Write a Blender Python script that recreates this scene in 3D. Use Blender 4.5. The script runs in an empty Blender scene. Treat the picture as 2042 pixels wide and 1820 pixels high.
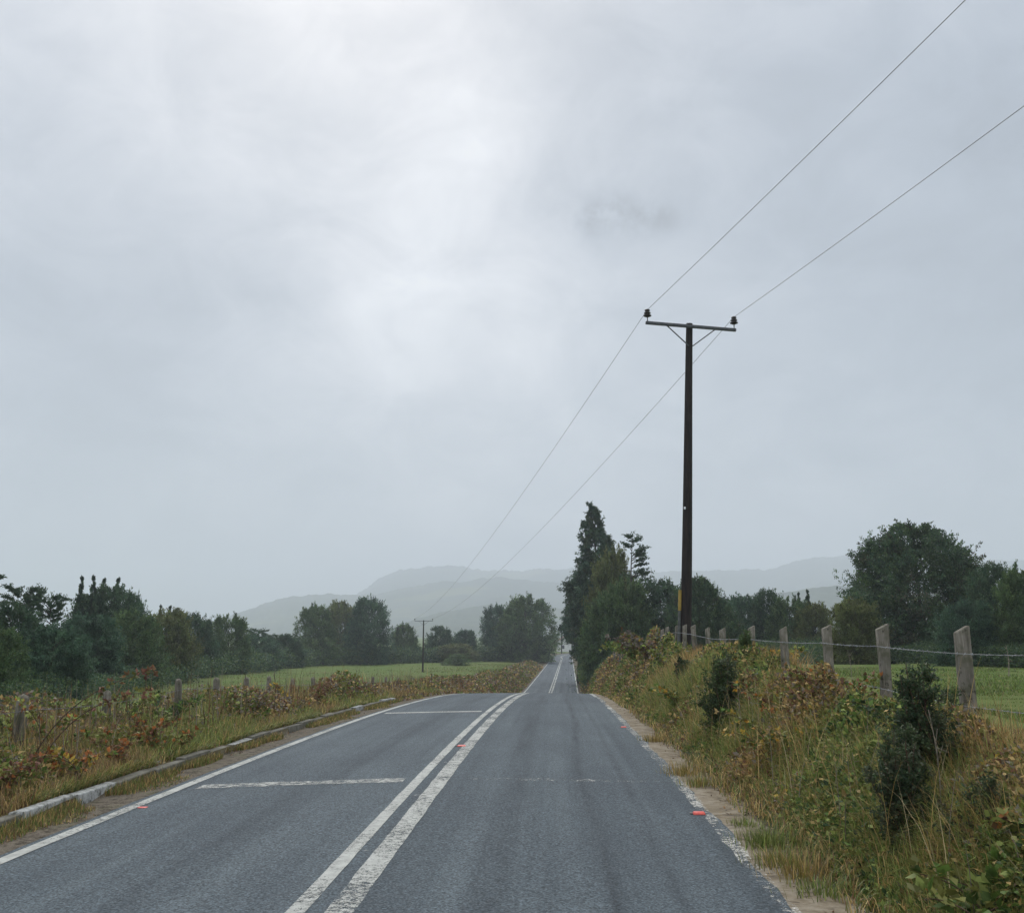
import bpy, math, random
import numpy as np
from mathutils import Vector, Matrix

R = np.random.default_rng(11)
PI = math.pi
sc = bpy.context.scene
COL = sc.collection

# ------------------------------------------------------------------ camera
W, H, FPX = 2041.0, 1820.0, 2041.0          # measuring frame of the photograph
CAMZ = 1.55
TH = math.atan((1262 - 910) / FPX)            # pitch up
PSI = math.atan((1097 - 1020.5) / FPX * math.cos(TH))   # yaw to the left
Fv = np.array([-math.sin(PSI) * math.cos(TH), math.cos(PSI) * math.cos(TH), math.sin(TH)])
Rv = np.array([math.cos(PSI), math.sin(PSI), 0.0])
Uv = np.cross(Rv, Fv)
cam = bpy.data.objects.new("camera", bpy.data.cameras.new("camera"))
COL.objects.link(cam)
cam.matrix_world = Matrix(((Rv[0], Uv[0], -Fv[0], 0), (Rv[1], Uv[1], -Fv[1], 0), (Rv[2], Uv[2], -Fv[2], CAMZ), (0, 0, 0, 1)))
cam.data.sensor_width = 36
cam.data.lens = 36 * FPX / W
cam.data.clip_start = 0.05
cam.data.clip_end = 30000
sc.camera = cam

def ray(x, y):
    return Fv + Rv * ((x - 1020.5) / FPX) - Uv * ((y - 910) / FPX)
def at(x, y, Y):
    """world point seen at photo point (x, y), Y metres up the road"""
    d = ray(x, y)
    return np.array([0, 0, CAMZ]) + d * (Y / d[1])

# ------------------------------------------------------------------ noise
def vnoise(x, y, seed=0):
    x = np.asarray(x, float); y = np.asarray(y, float)
    xi = np.floor(x).astype(np.int64); yi = np.floor(y).astype(np.int64)
    fx = x - xi; fy = y - yi
    fx = fx * fx * (3 - 2 * fx); fy = fy * fy * (3 - 2 * fy)
    def h(a, b):
        n = (a * 374761393 + b * 668265263 + seed * 974711) & 0x7fffffff
        n = ((n ^ (n >> 13)) * 1274126177) & 0x7fffffff
        n = (n ^ (n >> 16)) & 0x7fffffff
        return (n % 100003) / 100003.0
    return (h(xi, yi) * (1 - fx) + h(xi + 1, yi) * fx) * (1 - fy) + (h(xi, yi + 1) * (1 - fx) + h(xi + 1, yi + 1) * fx) * fy
def fbm(x, y, seed=0, o=4):
    s = 0; a = .5; t = 0
    for k in range(o):
        s = s + a * vnoise(x * 2 ** k, y * 2 ** k, seed + k * 7); t += a; a *= .5
    return s / t
def sstep(a, b, x):
    t = np.clip((np.asarray(x, float) - a) / (b - a), 0, 1)
    return t * t * (3 - 2 * t)

# ------------------------------------------------------------------ terrain
YF = np.arange(-80, 700, 0.5)
def prof(pts, sig=4.0):
    p = np.array(pts, float)
    v = np.interp(YF, p[:, 0], p[:, 1])
    k = np.exp(-0.5 * (np.arange(-40, 41) * .5 / sig) ** 2); k /= k.sum()
    v = np.convolve(np.pad(v, 40, mode='edge'), k, 'valid')
    return lambda y: np.interp(y, YF, v)
ROADZ = prof([(-80, 0), (0, 0), (12, 0), (23, -.14), (35, -.47), (46, -.99), (60, -1.98), (75, -3.15), (90, -3.88), (105, -4.13),
              (150, -4.35), (269, -4.78), (300, -4.85), (345, -4.55), (420, -4.2), (700, -4)])
LEFTZ = prof([(-80, -.1), (0, -.1), (12, -.15), (40, -1.15), (80, -2.6), (120, -3.5), (150, -4.1), (200, -4.3), (300, -4.9), (700, -5)])
BANKZ = prof([(-80, .5), (0, .55), (9, .62), (18, .72), (25, .8), (33, .55), (47, -.05), (57, -.35), (75, -1.3), (100, -3), (130, -4), (269, -4.6), (700, -4.6)])
RIGHTZ = prof([(-80, .5), (0, .55), (9, .6), (25, .45), (50, 0), (75, -.6), (110, -2), (150, -3.2), (250, -4.5), (700, -5)])
def sp(t, k=6.0):
    return np.log1p(np.exp(np.clip(t / k, -40, 40))) * k
def xc(y):
    y = np.asarray(y, float)
    e = np.clip(y - 285, 0, None)
    return -1.24 + .0175 * sp(np.minimum(y, 600) - 27) + np.where(e < 60, e * e / 330, 60 * 60 / 330 + (e - 60) * .36)

def ground_z(x, y, bumps=True):
    x = np.asarray(x, float); y = np.asarray(y, float)
    s = x - xc(y)
    P = ROADZ(y)
    zr = P - .06
    kerb = 1 - sstep(27, 31, y)
    # left side
    zl = np.where(s > -3.2, P - .03, P + .07 * kerb - .02)
    L = LEFTZ(y)
    tl = sstep(3.3, 6.2, -s)
    zl = np.where(s < -3.2, (P + .07 * kerb - .02) * (1 - tl) + L * tl, zl)
    # right side
    t1 = sstep(3.05, 4.7, s)
    t2 = sstep(5, 14, s)
    B = BANKZ(y); F = RIGHTZ(y)
    zt = B * (1 - t2) + F * t2
    zrr = (P - .02 - .08 * (1 - sstep(3.0, 3.3, s))) * (1 - t1) + zt * t1
    z = np.where(s < -2.74, zl, np.where(s > 2.74, zrr, zr))
    if bumps:
        off = np.clip((np.abs(s) - 3.3) / 1.5, 0, 1)
        z = z + off * (.10 * (fbm(x * .7, y * .7, 3) - .5) + .35 * np.clip(np.abs(s) / 20 - .3, 0, 1) * (fbm(x * .06, y * .06, 5) - .5) * 2)
    return z
def hit(x, y, yl=3.0):
    """where the view ray through photo point (x, y) meets the ground"""
    d = ray(x, y); d = d / d[1]
    ys = np.concatenate([np.arange(yl, 60, .02), np.arange(60, 500, .1)])
    px = d[0] * ys; pz = CAMZ + d[2] * ys
    g = ground_z(px, ys)
    i = np.argmax(pz <= g)
    return np.array([px[i], ys[i], g[i]])
def gz(x, y):
    return float(ground_z(np.array([x]), np.array([y]))[0])

# ------------------------------------------------------------------ mesh helpers
class Geo:
    def __init__(s):
        s.V = []; s.F = []; s.C = []; s.n = 0
    def add(s, V, F, C=None):
        V = np.asarray(V, float).reshape(-1, 3)
        F = np.asarray(F, np.int64)
        s.V.append(V); s.F.append(F + s.n)
        if C is not None:
            C = np.asarray(C, float)
            if C.ndim == 1: C = np.tile(C, (len(V), 1))
            s.C.append(C)
        s.n += len(V)
        return s
    def mesh(s, name, mat, smooth=False, attrs=None):
        me = bpy.data.meshes.new(name)
        V = np.concatenate(s.V)
        me.vertices.add(len(V)); me.vertices.foreach_set("co", V.astype(np.float32).ravel())
        tot = np.concatenate([np.full(len(f), f.shape[1], np.int32) for f in s.F])
        idx = np.concatenate([f.ravel() for f in s.F]).astype(np.int32)
        st = np.concatenate([[0], np.cumsum(tot)[:-1]]).astype(np.int32)
        me.loops.add(len(idx)); me.loops.foreach_set("vertex_index", idx)
        me.polygons.add(len(tot)); me.polygons.foreach_set("loop_start", st)
        try: me.polygons.foreach_set("loop_total", tot)
        except Exception: pass
        if smooth: me.polygons.foreach_set("use_smooth", np.ones(len(tot), bool))
        if s.C:
            C = np.concatenate(s.C)
            a = me.attributes.new("col", 'FLOAT_COLOR', 'POINT')
            a.data.foreach_set("color", np.hstack([C, np.ones((len(C), 1))]).astype(np.float32).ravel())
        for k, v in (attrs or {}).items():
            a = me.attributes.new(k, 'FLOAT', 'POINT'); a.data.foreach_set("value", np.asarray(v, np.float32))
        me.materials.append(mat)
        me.update(calc_edges=True); me.validate()
        return me

def link(name, me, parent=None, loc=(0, 0, 0)):
    o = bpy.data.objects.new(name, me); COL.objects.link(o)
    o.location = loc
    if parent is not None: o.parent = parent
    return o
def tag(o, label=None, cat=None, group=None, kind=None):
    if label: o["label"] = label
    if cat: o["category"] = cat
    if group: o["group"] = group
    if kind: o["kind"] = kind
    return o
def empty(name, loc, label=None, cat=None, group=None, rz=0):
    o = bpy.data.objects.new(name, None); COL.objects.link(o)
    o.empty_display_size = .2
    o.location = loc; o.rotation_euler = (0, 0, rz)
    return tag(o, label, cat, group)
def copy_tree(o, parent=None):
    c = o.copy(); COL.objects.link(c)
    if parent is not None: c.parent = parent
    for k in ("label",):
        if k in c and parent is None: del c[k]
    for ch in list(o.children): copy_tree(ch, c)
    return c

def norm(v):
    v = np.asarray(v, float)
    return v / np.maximum(np.linalg.norm(v, axis=-1, keepdims=True), 1e-9)
def tube(g, P, rad, n=6, col=None, cap=True):
    P = np.asarray(P, float); m = len(P)
    rad = np.broadcast_to(np.asarray(rad, float), (m,))
    T = norm(np.gradient(P, axis=0))
    ref = np.array([0, 0, 1.]) if abs(T[0, 2]) < .9 else np.array([1., 0, 0])
    A = norm(np.cross(T, ref)); B = np.cross(T, A)
    a = np.arange(n) / n * 2 * PI
    V = P[:, None] + rad[:, None, None] * (np.cos(a)[None, :, None] * A[:, None] + np.sin(a)[None, :, None] * B[:, None])
    i = np.arange(m - 1)[:, None] * n; j = np.arange(n)[None]; k = (j + 1) % n
    F = np.stack([i + j, i + k, i + n + k, i + n + j], -1).reshape(-1, 4)
    g.add(V.reshape(-1, 3), F, col)
    if cap:
        for row, rev in ((0, True), (m - 1, False)):
            g.add(V[row], [list(range(n))[::-1] if rev else list(range(n))], col)
def box(g, c, size, M=None, col=None, jit=0, rng=None):
    s = np.array(size) / 2
    V = np.array([[x, y, z] for x in (-1, 1) for y in (-1, 1) for z in (-1, 1)], float) * s
    if jit: V = V + (rng or R).normal(0, jit, V.shape)
    if M is not None: V = V @ np.asarray(M).T
    g.add(V + np.array(c), [[0, 1, 3, 2], [4, 6, 7, 5], [0, 4, 5, 1], [2, 3, 7, 6], [0, 2, 6, 4], [1, 5, 7, 3]], col)
def bevel(me, w, seg=2):
    import bmesh
    bm = bmesh.new(); bm.from_mesh(me)
    bmesh.ops.bevel(bm, geom=[e for e in bm.edges], offset=w, segments=seg, affect='EDGES', profile=.5)
    bm.to_mesh(me); bm.free(); return me
def leaves(g, P, D, ln, wd, C, rng, up=0.0, fold=.25):
    """diamond leaves: base P, direction D, length ln, width wd, colour C (per leaf)"""
    n = len(P); D = norm(D)
    q = rng.normal(size=(n, 3)); q[:, 2] += up
    N = norm(q - D * np.sum(q * D, 1, keepdims=True))
    S = np.cross(D, N)
    ln = np.broadcast_to(ln, (n,))[:, None]; wd = np.broadcast_to(wd, (n,))[:, None]
    m = P + D * ln * .45
    V = np.stack([P, m + S * wd / 2 + N * wd * fold, P + D * ln, m - S * wd / 2 + N * wd * fold], 1)
    F = np.arange(n * 4).reshape(n, 4)
    g.add(V.reshape(-1, 3), F, np.repeat(C, 4, 0))
def blades(g, P, az, h, w, bend, C, tipc=None, seg=4):
    """grass blades: root P, azimuth az of the bend, height h, root width w, bend 0..1"""
    n = len(P); t = np.linspace(0, 1, seg + 1)
    out = np.stack([np.cos(az), np.sin(az), 0 * az], 1); side = np.stack([-np.sin(az), np.cos(az), 0 * az], 1)
    ang = bend[:, None] * (.45 + 1.7 * t[None] ** 1.2)
    dl = (h / seg)[:, None]
    hx = np.concatenate([np.zeros((n, 1)), np.cumsum(np.sin(ang[:, :-1]) * dl, 1)], 1)
    hz = np.concatenate([np.zeros((n, 1)), np.cumsum(np.cos(ang[:, :-1]) * dl, 1)], 1)
    ctr = P[:, None] + out[:, None] * hx[..., None] + np.array([0, 0, 1.]) * hz[..., None]
    ww = w[:, None] * (1 - t[None] ** 1.8) * .5
    Lf = ctr - side[:, None] * ww[..., None]; Rt = ctr + side[:, None] * ww[..., None]
    m = seg * 2 + 1
    V = np.empty((n, m, 3)); V[:, 0:2 * seg:2] = Lf[:, :seg]; V[:, 1:2 * seg:2] = Rt[:, :seg]; V[:, -1] = ctr[:, -1]
    b = np.arange(n)[:, None] * m
    k = np.arange(seg - 1)[None] * 2
    Q = np.stack([b + k, b + k + 1, b + k + 3, b + k + 2], -1).reshape(-1, 4)
    T = np.concatenate([b + 2 * seg - 2, b + 2 * seg - 1, b + 2 * seg], 1)
    CC = np.repeat(C, m, 0)
    n0 = g.n
    g.add(V.reshape(-1, 3), Q, CC)
    g.F.append(T + n0)

# ------------------------------------------------------------------ materials
def new_mat(name):
    m = bpy.data.materials.new(name); m.use_nodes = True
    nt = m.node_tree
    for n in list(nt.nodes): nt.nodes.remove(n)
    out = nt.nodes.new("ShaderNodeOutputMaterial")
    return m, nt, out
class N:
    def __init__(s, nt): s.nt = nt
    def __call__(s, t, **kw):
        n = s.nt.nodes.new("ShaderNode" + t)
        for k, v in kw.items():
            if k in n.inputs: s.set(n.inputs[k], v)
            else: setattr(n, k, v)
        return n
    def set(s, sock, v):
        if hasattr(v, "is_output") or isinstance(v, bpy.types.NodeSocket): s.nt.links.new(v, sock)
        else: sock.default_value = v
    def ramp(s, fac, stops, interp='LINEAR'):
        n = s.nt.nodes.new("ShaderNodeValToRGB"); e = n.color_ramp.elements
        n.color_ramp.interpolation = interp
        while len(e) < len(stops): e.new(.5)
        for k, (p, c) in enumerate(stops):
            e[k].position = p; e[k].color = (*c, 1) if len(c) == 3 else c
        s.nt.links.new(fac, n.inputs[0]); return n.outputs[0]
    def mix(s, f, a, b, mode='MIX'):
        n = s.nt.nodes.new("ShaderNodeMix"); n.data_type = 'RGBA'; n.blend_type = mode
        s.set(n.inputs[0], f); s.set(n.inputs[6], a if not isinstance(a, tuple) else (*a[:3], 1)); s.set(n.inputs[7], b if not isinstance(b, tuple) else (*b[:3], 1))
        return n.outputs[2]
    def math(s, op, a, b=0.0, c=None, clamp=False):
        n = s.nt.nodes.new("ShaderNodeMath"); n.operation = op; n.use_clamp = clamp
        s.set(n.inputs[0], a); s.set(n.inputs[1], b)
        if c is not None: s.set(n.inputs[2], c)
        return n.outputs[0]
    def noise(s, vec, scale, detail=4, rough=.55, dist=0.0):
        n = s('TexNoise'); s.set(n.inputs['Vector'], vec); n.inputs['Scale'].default_value = scale
        n.inputs['Detail'].default_value = detail; n.inputs['Roughness'].default_value = rough; n.inputs['Distortion'].default_value = dist
        return n.outputs[0]
    def maprange(s, v, a, b, c, d):
        n = s('MapRange'); s.set(n.inputs[0], v)
        for i, q in enumerate((a, b, c, d)): s.set(n.inputs[i + 1], q)
        return n.outputs[0]
def principled(n, out, color, rough=.7, spec=.3, bump=None, bstr=.3, bdist=.01, metal=0):
    p = n('BsdfPrincipled'); n.set(p.inputs['Base Color'], color if not isinstance(color, tuple) else (*color[:3], 1))
    n.set(p.inputs['Roughness'], rough); p.inputs['Specular IOR Level'].default_value = spec; p.inputs['Metallic'].default_value = metal
    if bump is not None:
        b = n('Bump'); b.inputs['Strength'].default_value = bstr; b.inputs['Distance'].default_value = bdist
        n.set(b.inputs['Height'], bump); n.nt.links.new(b.outputs[0], p.inputs['Normal'])
    n.nt.links.new(p.outputs[0], out.inputs[0]); return p

def leaf_mat(name, trans=.3, rough=.6, spec=.25):
    m, nt, out = new_mat(name); n = N(nt)
    a = n('Attribute', attribute_name="col").outputs['Color']
    p = n('BsdfPrincipled'); n.set(p.inputs['Base Color'], a); p.inputs['Roughness'].default_value = rough; p.inputs['Specular IOR Level'].default_value = spec
    t = n('BsdfTranslucent'); n.set(t.inputs['Color'], a)
    mx = n('MixShader'); mx.inputs[0].default_value = trans
    nt.links.new(p.outputs[0], mx.inputs[1]); nt.links.new(t.outputs[0], mx.inputs[2]); nt.links.new(mx.outputs[0], out.inputs[0])
    return m
def obj_coord(n): return n('TexCoord').outputs['Object']
def simple_mat(name, c1, c2, scale=8, rough=.7, spec=.3, stretch=(1, 1, 1), bstr=.3, bdist=.01, metal=0, lo=.35, hi=.65):
    m, nt, out = new_mat(name); n = N(nt)
    mp = n('Mapping'); nt.links.new(obj_coord(n), mp.inputs[0]); mp.inputs['Scale'].default_value = stretch
    f = n.noise(mp.outputs[0], scale, 5, .6)
    principled(n, out, n.ramp(f, [(lo, c1), (hi, c2)]), rough, spec, f, bstr, bdist, metal)
    return m

M = {}
M['leaf'] = leaf_mat('foliage', .3)
M['grass'] = leaf_mat('grass_blades', .35, .5, .3)
M['bark'] = simple_mat('bark', (.035, .03, .025), (.09, .08, .065), 14, .9, .15, (1, 1, .25), .5, .02)
M['stem'] = simple_mat('stem', (.06, .035, .025), (.13, .09, .06), 20, .8, .2)
M['deadwood'] = simple_mat('dry_stem', (.16, .13, .10), (.32, .28, .22), 20, .8, .2)
M['creosote'] = simple_mat('creosoted_wood', (.010, .008, .008), (.030, .021, .017), 7, .75, .3, (3, 3, .3), .35, .01)
M['steel'] = simple_mat('galvanised_steel', (.05, .055, .06), (.11, .115, .12), 18, .55, .5, metal=.3)
M['porcelain'] = simple_mat('brown_porcelain', (.012, .007, .008), (.025, .014, .014), 6, .3, .5)
M['yellow'] = simple_mat('yellow_paint', (.30, .20, .045), (.40, .28, .07), 9, .6, .3)
M['pvc'] = simple_mat('grey_guard', (.07, .075, .07), (.12, .125, .12), 9, .6, .3)
M['sky_pale'] = simple_mat('pale_plate', (.75, .77, .8), (.85, .87, .9), 9, .4, .5)  # pale colour imitating bright sky showing through a bolt hole
M['wire'] = simple_mat('conductor', (.10, .105, .11), (.16, .165, .17), 5, .55, .4, metal=.2)
M['barbwire'] = simple_mat('barbed_wire', (.18, .19, .20), (.28, .30, .31), 12, .5, .5, metal=.2)
M['redstud'] = simple_mat('red_plastic', (.55, .05, .035), (.7, .09, .06), 30, .35, .5)
M['studbase'] = simple_mat('stud_base', (.10, .09, .09), (.2, .18, .17), 30, .7, .3)
M['whitewall'] = simple_mat('white_render', (.6, .6, .6), (.78, .78, .77), 3, .8, .2)
M['redroof'] = simple_mat('red_sheet_roof', (.26, .05, .035), (.36, .08, .05), 3, .6, .3)
M['windowdark'] = simple_mat('window_glass', (.02, .025, .03), (.05, .055, .06), 3, .15, .5)

# weathered fence timber
m, nt, out = new_mat('weathered_timber'); n = N(nt)
oc = obj_coord(n)
rnd = n('ObjectInfo').outputs['Random']
mp = n('Mapping'); nt.links.new(oc, mp.inputs[0]); mp.inputs['Scale'].default_value = (14, 14, 1.4)
av = n('VectorMath', operation='ADD'); nt.links.new(mp.outputs[0], av.inputs[0])
cx = n('CombineXYZ'); n.set(cx.inputs[2], n.math('MULTIPLY', rnd, 37.0)); nt.links.new(cx.outputs[0], av.inputs[1])
g1 = n.noise(av.outputs[0], 1.6, 6, .65, .4)
g2 = n.noise(oc, 5, 4)
c = n.ramp(g1, [(.28, (.034, .029, .023)), (.44, (.150, .136, .112)), (.72, (.30, .275, .23))])
c = n.mix(n.maprange(g2, .50, .64, 0, .8), c, (.085, .088, .052))
c = n.mix(n.maprange(n.noise(oc, 13, 5, .7), .56, .66, 0, .85), c, (.035, .032, .026))
principled(n, out, c, .9, .15, g1, .6, .012); M['timber'] = m

# asphalt
m, nt, out = new_mat('asphalt'); n = N(nt)
oc = n('TexCoord').outputs['Object']
lat = n('Attribute', attribute_name="lat").outputs['Fac']; dist = n('Attribute', attribute_name="dist").outputs['Fac']
sv = n('CombineXYZ'); n.set(sv.inputs[0], n.math('MULTIPLY', lat, 2.6)); n.set(sv.inputs[1], n.math('MULTIPLY', dist, .035))
band = n.noise(sv.outputs[0], 1.0, 5, .62, .15)
sv2 = n('CombineXYZ'); n.set(sv2.inputs[0], n.math('MULTIPLY', lat, .55)); n.set(sv2.inputs[1], n.math('MULTIPLY', dist, .22))
patch = n.noise(sv2.outputs[0], 1.3, 5, .6, .3)
fine = n.noise(oc, 62, 3, .7); fine2 = n.noise(oc, 24, 3, .7)
vo = n('TexVoronoi'); vo.feature = 'F1'; nt.links.new(oc, vo.inputs['Vector']); vo.inputs['Scale'].default_value = 85
grain = n('SeparateColor'); nt.links.new(vo.outputs['Color'], grain.inputs[0])
base = n.ramp(band, [(.30, (.040, .052, .060)), (.48, (.063, .080, .091)), (.68, (.084, .104, .115))])
base = n.mix(n.maprange(patch, .38, .66, .0, .55), base, (.040, .051, .062))
# wheel tracks of the right lane: dark narrow scuffs along the road
def scuff(c0, w, amp, wob):
    wv = n('CombineXYZ'); n.set(wv.inputs[0], n.math('MULTIPLY', dist, .09)); wv.inputs[1].default_value = c0
    off = n.math('MULTIPLY', n.math('SUBTRACT', n.noise(wv.outputs[0], 1, 2), .5), wob)
    d = n.math('ABSOLUTE', n.math('SUBTRACT', n.math('SUBTRACT', lat, c0), off))
    return n.math('MULTIPLY', n.math('SUBTRACT', 1.0, n.math('DIVIDE', d, w), clamp=True), amp)
s_ = n.math('ADD', n.math('ADD', scuff(1.62, .10, .85, .35), scuff(.86, .2, .6, .3)), n.math('ADD', scuff(2.02, .07, .6, .3), scuff(-1.2, .25, .35, .3)))
bn = n('CombineXYZ'); n.set(bn.inputs[0], n.math('MULTIPLY', lat, 5)); n.set(bn.inputs[1], n.math('MULTIPLY', dist, .5))
s_ = n.math('MULTIPLY', s_, n.maprange(n.noise(bn.outputs[0], 1, 4), .35, .62, .2, 1))
base = n.mix(s_, base, (.024, .031, .038))
gr = n.maprange(fine, .32, .68, .36, 1.74)
gr = n.math('MULTIPLY', gr, n.maprange(grain.outputs[0], 0, 1, .6, 1.45))
gr = n.math('MULTIPLY', gr, n.maprange(fine2, .3, .7, .86, 1.14))
vm = n('VectorMath', operation='SCALE'); nt.links.new(base, vm.inputs[0]); n.set(vm.inputs['Scale'], gr)
principled(n, out, vm.outputs[0], n.maprange(grain.outputs[1], 0, 1, .7, .95), .22, n.math('ADD', fine, grain.outputs[0]), .55, .006)
M['asphalt'] = m

def paint_mat(name, wear, wearscale, col=(.42, .43, .40)):
    m, nt, out = new_mat(name); n = N(nt)
    oc = n('TexCoord').outputs['Object']
    a = n.noise(oc, wearscale, 5, .75); b = n.noise(oc, 1.1, 3, .6); vo = n.noise(oc, 70, 2, .7)
    f = n.math('ADD', n.math('MULTIPLY', a, .62), n.math('MULTIPLY', vo, .38))
    f = n.math('ADD', f, n.math('MULTIPLY', n.math('SUBTRACT', b, .5), .30))
    msk = n.maprange(f, wear - .035, wear + .045, 0, 1)
    cc = n.ramp(n.noise(oc, 9, 5, .7), [(.3, tuple(q * .62 for q in col)), (.62, col)])
    p = n('BsdfPrincipled'); nt.links.new(cc, p.inputs['Base Color']); p.inputs['Roughness'].default_value = .75; p.inputs['Specular IOR Level'].default_value = .25
    t = n('BsdfTransparent'); mx = n('MixShader'); n.set(mx.inputs[0], msk)
    nt.links.new(t.outputs[0], mx.inputs[1]); nt.links.new(p.outputs[0], mx.inputs[2]); nt.links.new(mx.outputs[0], out.inputs[0])
    return m
M['paint'] = paint_mat('road_paint', .43, 24)
M['paint_worn'] = paint_mat('road_paint_worn', .462, 20)
M['paint_bar'] = paint_mat('road_paint_bar', .475, 14)
M['paint_thin'] = paint_mat('road_paint_faded', .575, 16, (.5, .5, .46))
M['paint_edge'] = paint_mat('road_paint_crumbled', .525, 22, (.56, .55, .50))

# concrete apron of the right shoulder
m, nt, out = new_mat('eroded_concrete'); n = N(nt)
oc = n('TexCoord').outputs['Object']
a = n.noise(oc, 3.2, 6, .65, .5); b = n.noise(oc, 45, 3, .7)
mp = n('Mapping'); nt.links.new(oc, mp.inputs[0]); mp.inputs['Scale'].default_value = (1.6, 5, 1)
lay = n.noise(mp.outputs[0], 2.2, 5, .6, 1.2)
c = n.ramp(a, [(.3, (.085, .066, .042)), (.48, (.215, .178, .122)), (.7, (.32, .285, .225))])
c = n.mix(n.maprange(lay, .42, .36, 0, .8), c, (.055, .042, .032))
c = n.mix(n.maprange(b, .35, .7, .25, 0), c, (.08, .06, .045))
principled(n, out, c, .9, .2, n.math('ADD', lay, n.math('MULTIPLY', b, .3)), .8, .03); M['apron'] = m

# kerb stones
m, nt, out = new_mat('kerb_concrete'); n = N(nt)
oc = n('TexCoord').outputs['Object']; a = n.noise(oc, 6, 6, .7); b = n.noise(oc, 60, 2)
c = n.ramp(a, [(.3, (.055, .052, .040)), (.5, (.115, .110, .088)), (.7, (.18, .175, .15))])
principled(n, out, c, .9, .2, n.math('ADD', a, b), .5, .01); M['kerb'] = m
m, nt, out = new_mat('kerb_whitewash'); n = N(nt)
oc = n('TexCoord').outputs['Object']; a = n.noise(oc, 9, 6, .75); b = n.noise(oc, 60, 2)
c = n.ramp(a, [(.42, (.10, .10, .085)), (.52, (.30, .31, .30)), (.7, (.46, .47, .46))])
principled(n, out, c, .85, .2, n.math('ADD', a, b), .5, .01); M['kerb_white'] = m

# ground: grass of the fields, litter of the verges, grit of the gutter (attribute zone 0 field, 1 verge, 2 grit)
m, nt, out = new_mat('ground'); n = N(nt)
oc = n('TexCoord').outputs['Object']; z = n('Attribute', attribute_name="zone").outputs['Fac']
a = n.noise(oc, .11, 5, .6, .4); b = n.noise(oc, 1.6, 6, .65); f = n.noise(oc, 22, 4, .7)
fld = n.ramp(a, [(.32, (.115, .125, .042)), (.47, (.105, .140, .036)), (.60, (.080, .135, .028)), (.72, (.150, .150, .060))])
fld = n.mix(n.maprange(b, .40, .68, 0, .55), fld, (.060, .085, .022))
fld = n.mix(n.maprange(f, .52, .75, 0, .5), fld, (.16, .16, .06))
vrg = n.ramp(b, [(.3, (.035, .030, .018)), (.5, (.075, .062, .034)), (.7, (.10, .095, .04))])
grt = n.ramp(n.noise(oc, 4, 6, .7), [(.3, (.07, .058, .042)), (.5, (.125, .105, .08)), (.68, (.075, .078, .035))])
grt = n.mix(n.maprange(n.noise(oc, 70, 3, .7), .45, .62, 0, .85), grt, (.20, .175, .14))
grt = n.mix(n.maprange(n.noise(oc, 11, 5, .7), .50, .62, 0, .8), grt, (.035, .030, .022))
c = n.mix(n.math('MULTIPLY', z, 1.0, clamp=True), fld, vrg)
c = n.mix(n.math('SUBTRACT', z, 1.0, clamp=True), c, grt)
principled(n, out, c, .95, .1, n.math('ADD', n.math('MULTIPLY', b, .6), f), .6, .05); M['ground'] = m

# forested hills
m, nt, out = new_mat('forest_hills'); n = N(nt)
oc = n('TexCoord').outputs['Object']
a = n.noise(oc, .02, 6, .7); b = n.noise(oc, .0022, 4, .55, .6)
c = n.ramp(a, [(.3, (.018, .030, .016)), (.6, (.050, .065, .030))])
c = n.mix(n.maprange(b, .57, .66, 0, .85), c, (.14, .15, .06))
principled(n, out, c, 1, .05, a, .8, 8); M['hill'] = m

# ------------------------------------------------------------------ ground sheet
yrow = np.concatenate([np.arange(-60, 0, 2.0), np.arange(0, 50, .4), np.arange(50, 120, 1.0), np.arange(120, 420, 3.0), np.geomspace(420, 7000, 50)])
sneg = -np.concatenate([[2.5, 2.73, 2.75, 2.95, 3.19, 3.21, 3.35], np.arange(3.6, 9, .35), np.arange(9, 40, 1.5), np.geomspace(40, 6000, 45)])[::-1]
spos = np.concatenate([[2.5, 2.73, 2.75, 2.9, 3.05], np.arange(3.2, 6.2, .22), np.arange(6.2, 14, .5), np.arange(14, 60, 1.5), np.geomspace(60, 6000, 45)])
scol = np.concatenate([sneg, [-1.2, 0, 1.2], spos])
S, Yg = np.meshgrid(scol, yrow)
Xg = S + xc(np.minimum(Yg, 420)) * np.clip(1 - np.abs(S) / 400, 0, 1)
Zg = ground_z(xc(Yg) * 0 + (xc(Yg) + S), Yg)
far = np.clip((np.hypot(S, Yg) - 600) / 2000, 0, 1)
zone = np.where(S < -3.2, sstep(-9.5, -6.5, S + 1.2 * fbm(Xg * .3, Yg * .3, 9)), 0)
zone = np.where((S >= -3.2) & (S < 0), 2, zone)
zone = np.where((S >= 0) & (S < 3.2), 1.6, zone)
zone = np.where(S >= 3.2, 1 - sstep(4.5, 5.4, S + .5 * (fbm(Xg, Yg, 12) - .5)), zone)
g = Geo(); nr, nc = S.shape
i = np.arange(nr - 1)[:, None] * nc; j = np.arange(nc - 1)[None]
g.add(np.stack([Xg, Yg, Zg], -1), np.stack([i + j, i + j + 1, i + nc + j + 1, i + nc + j], -1).reshape(-1, 4))
o = link('ground', g.mesh('ground', M['ground'], True, {'zone': zone.ravel()})); tag(o, 'green pasture and verge ground falling away on both sides of the road', 'ground', kind='structure')

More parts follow.
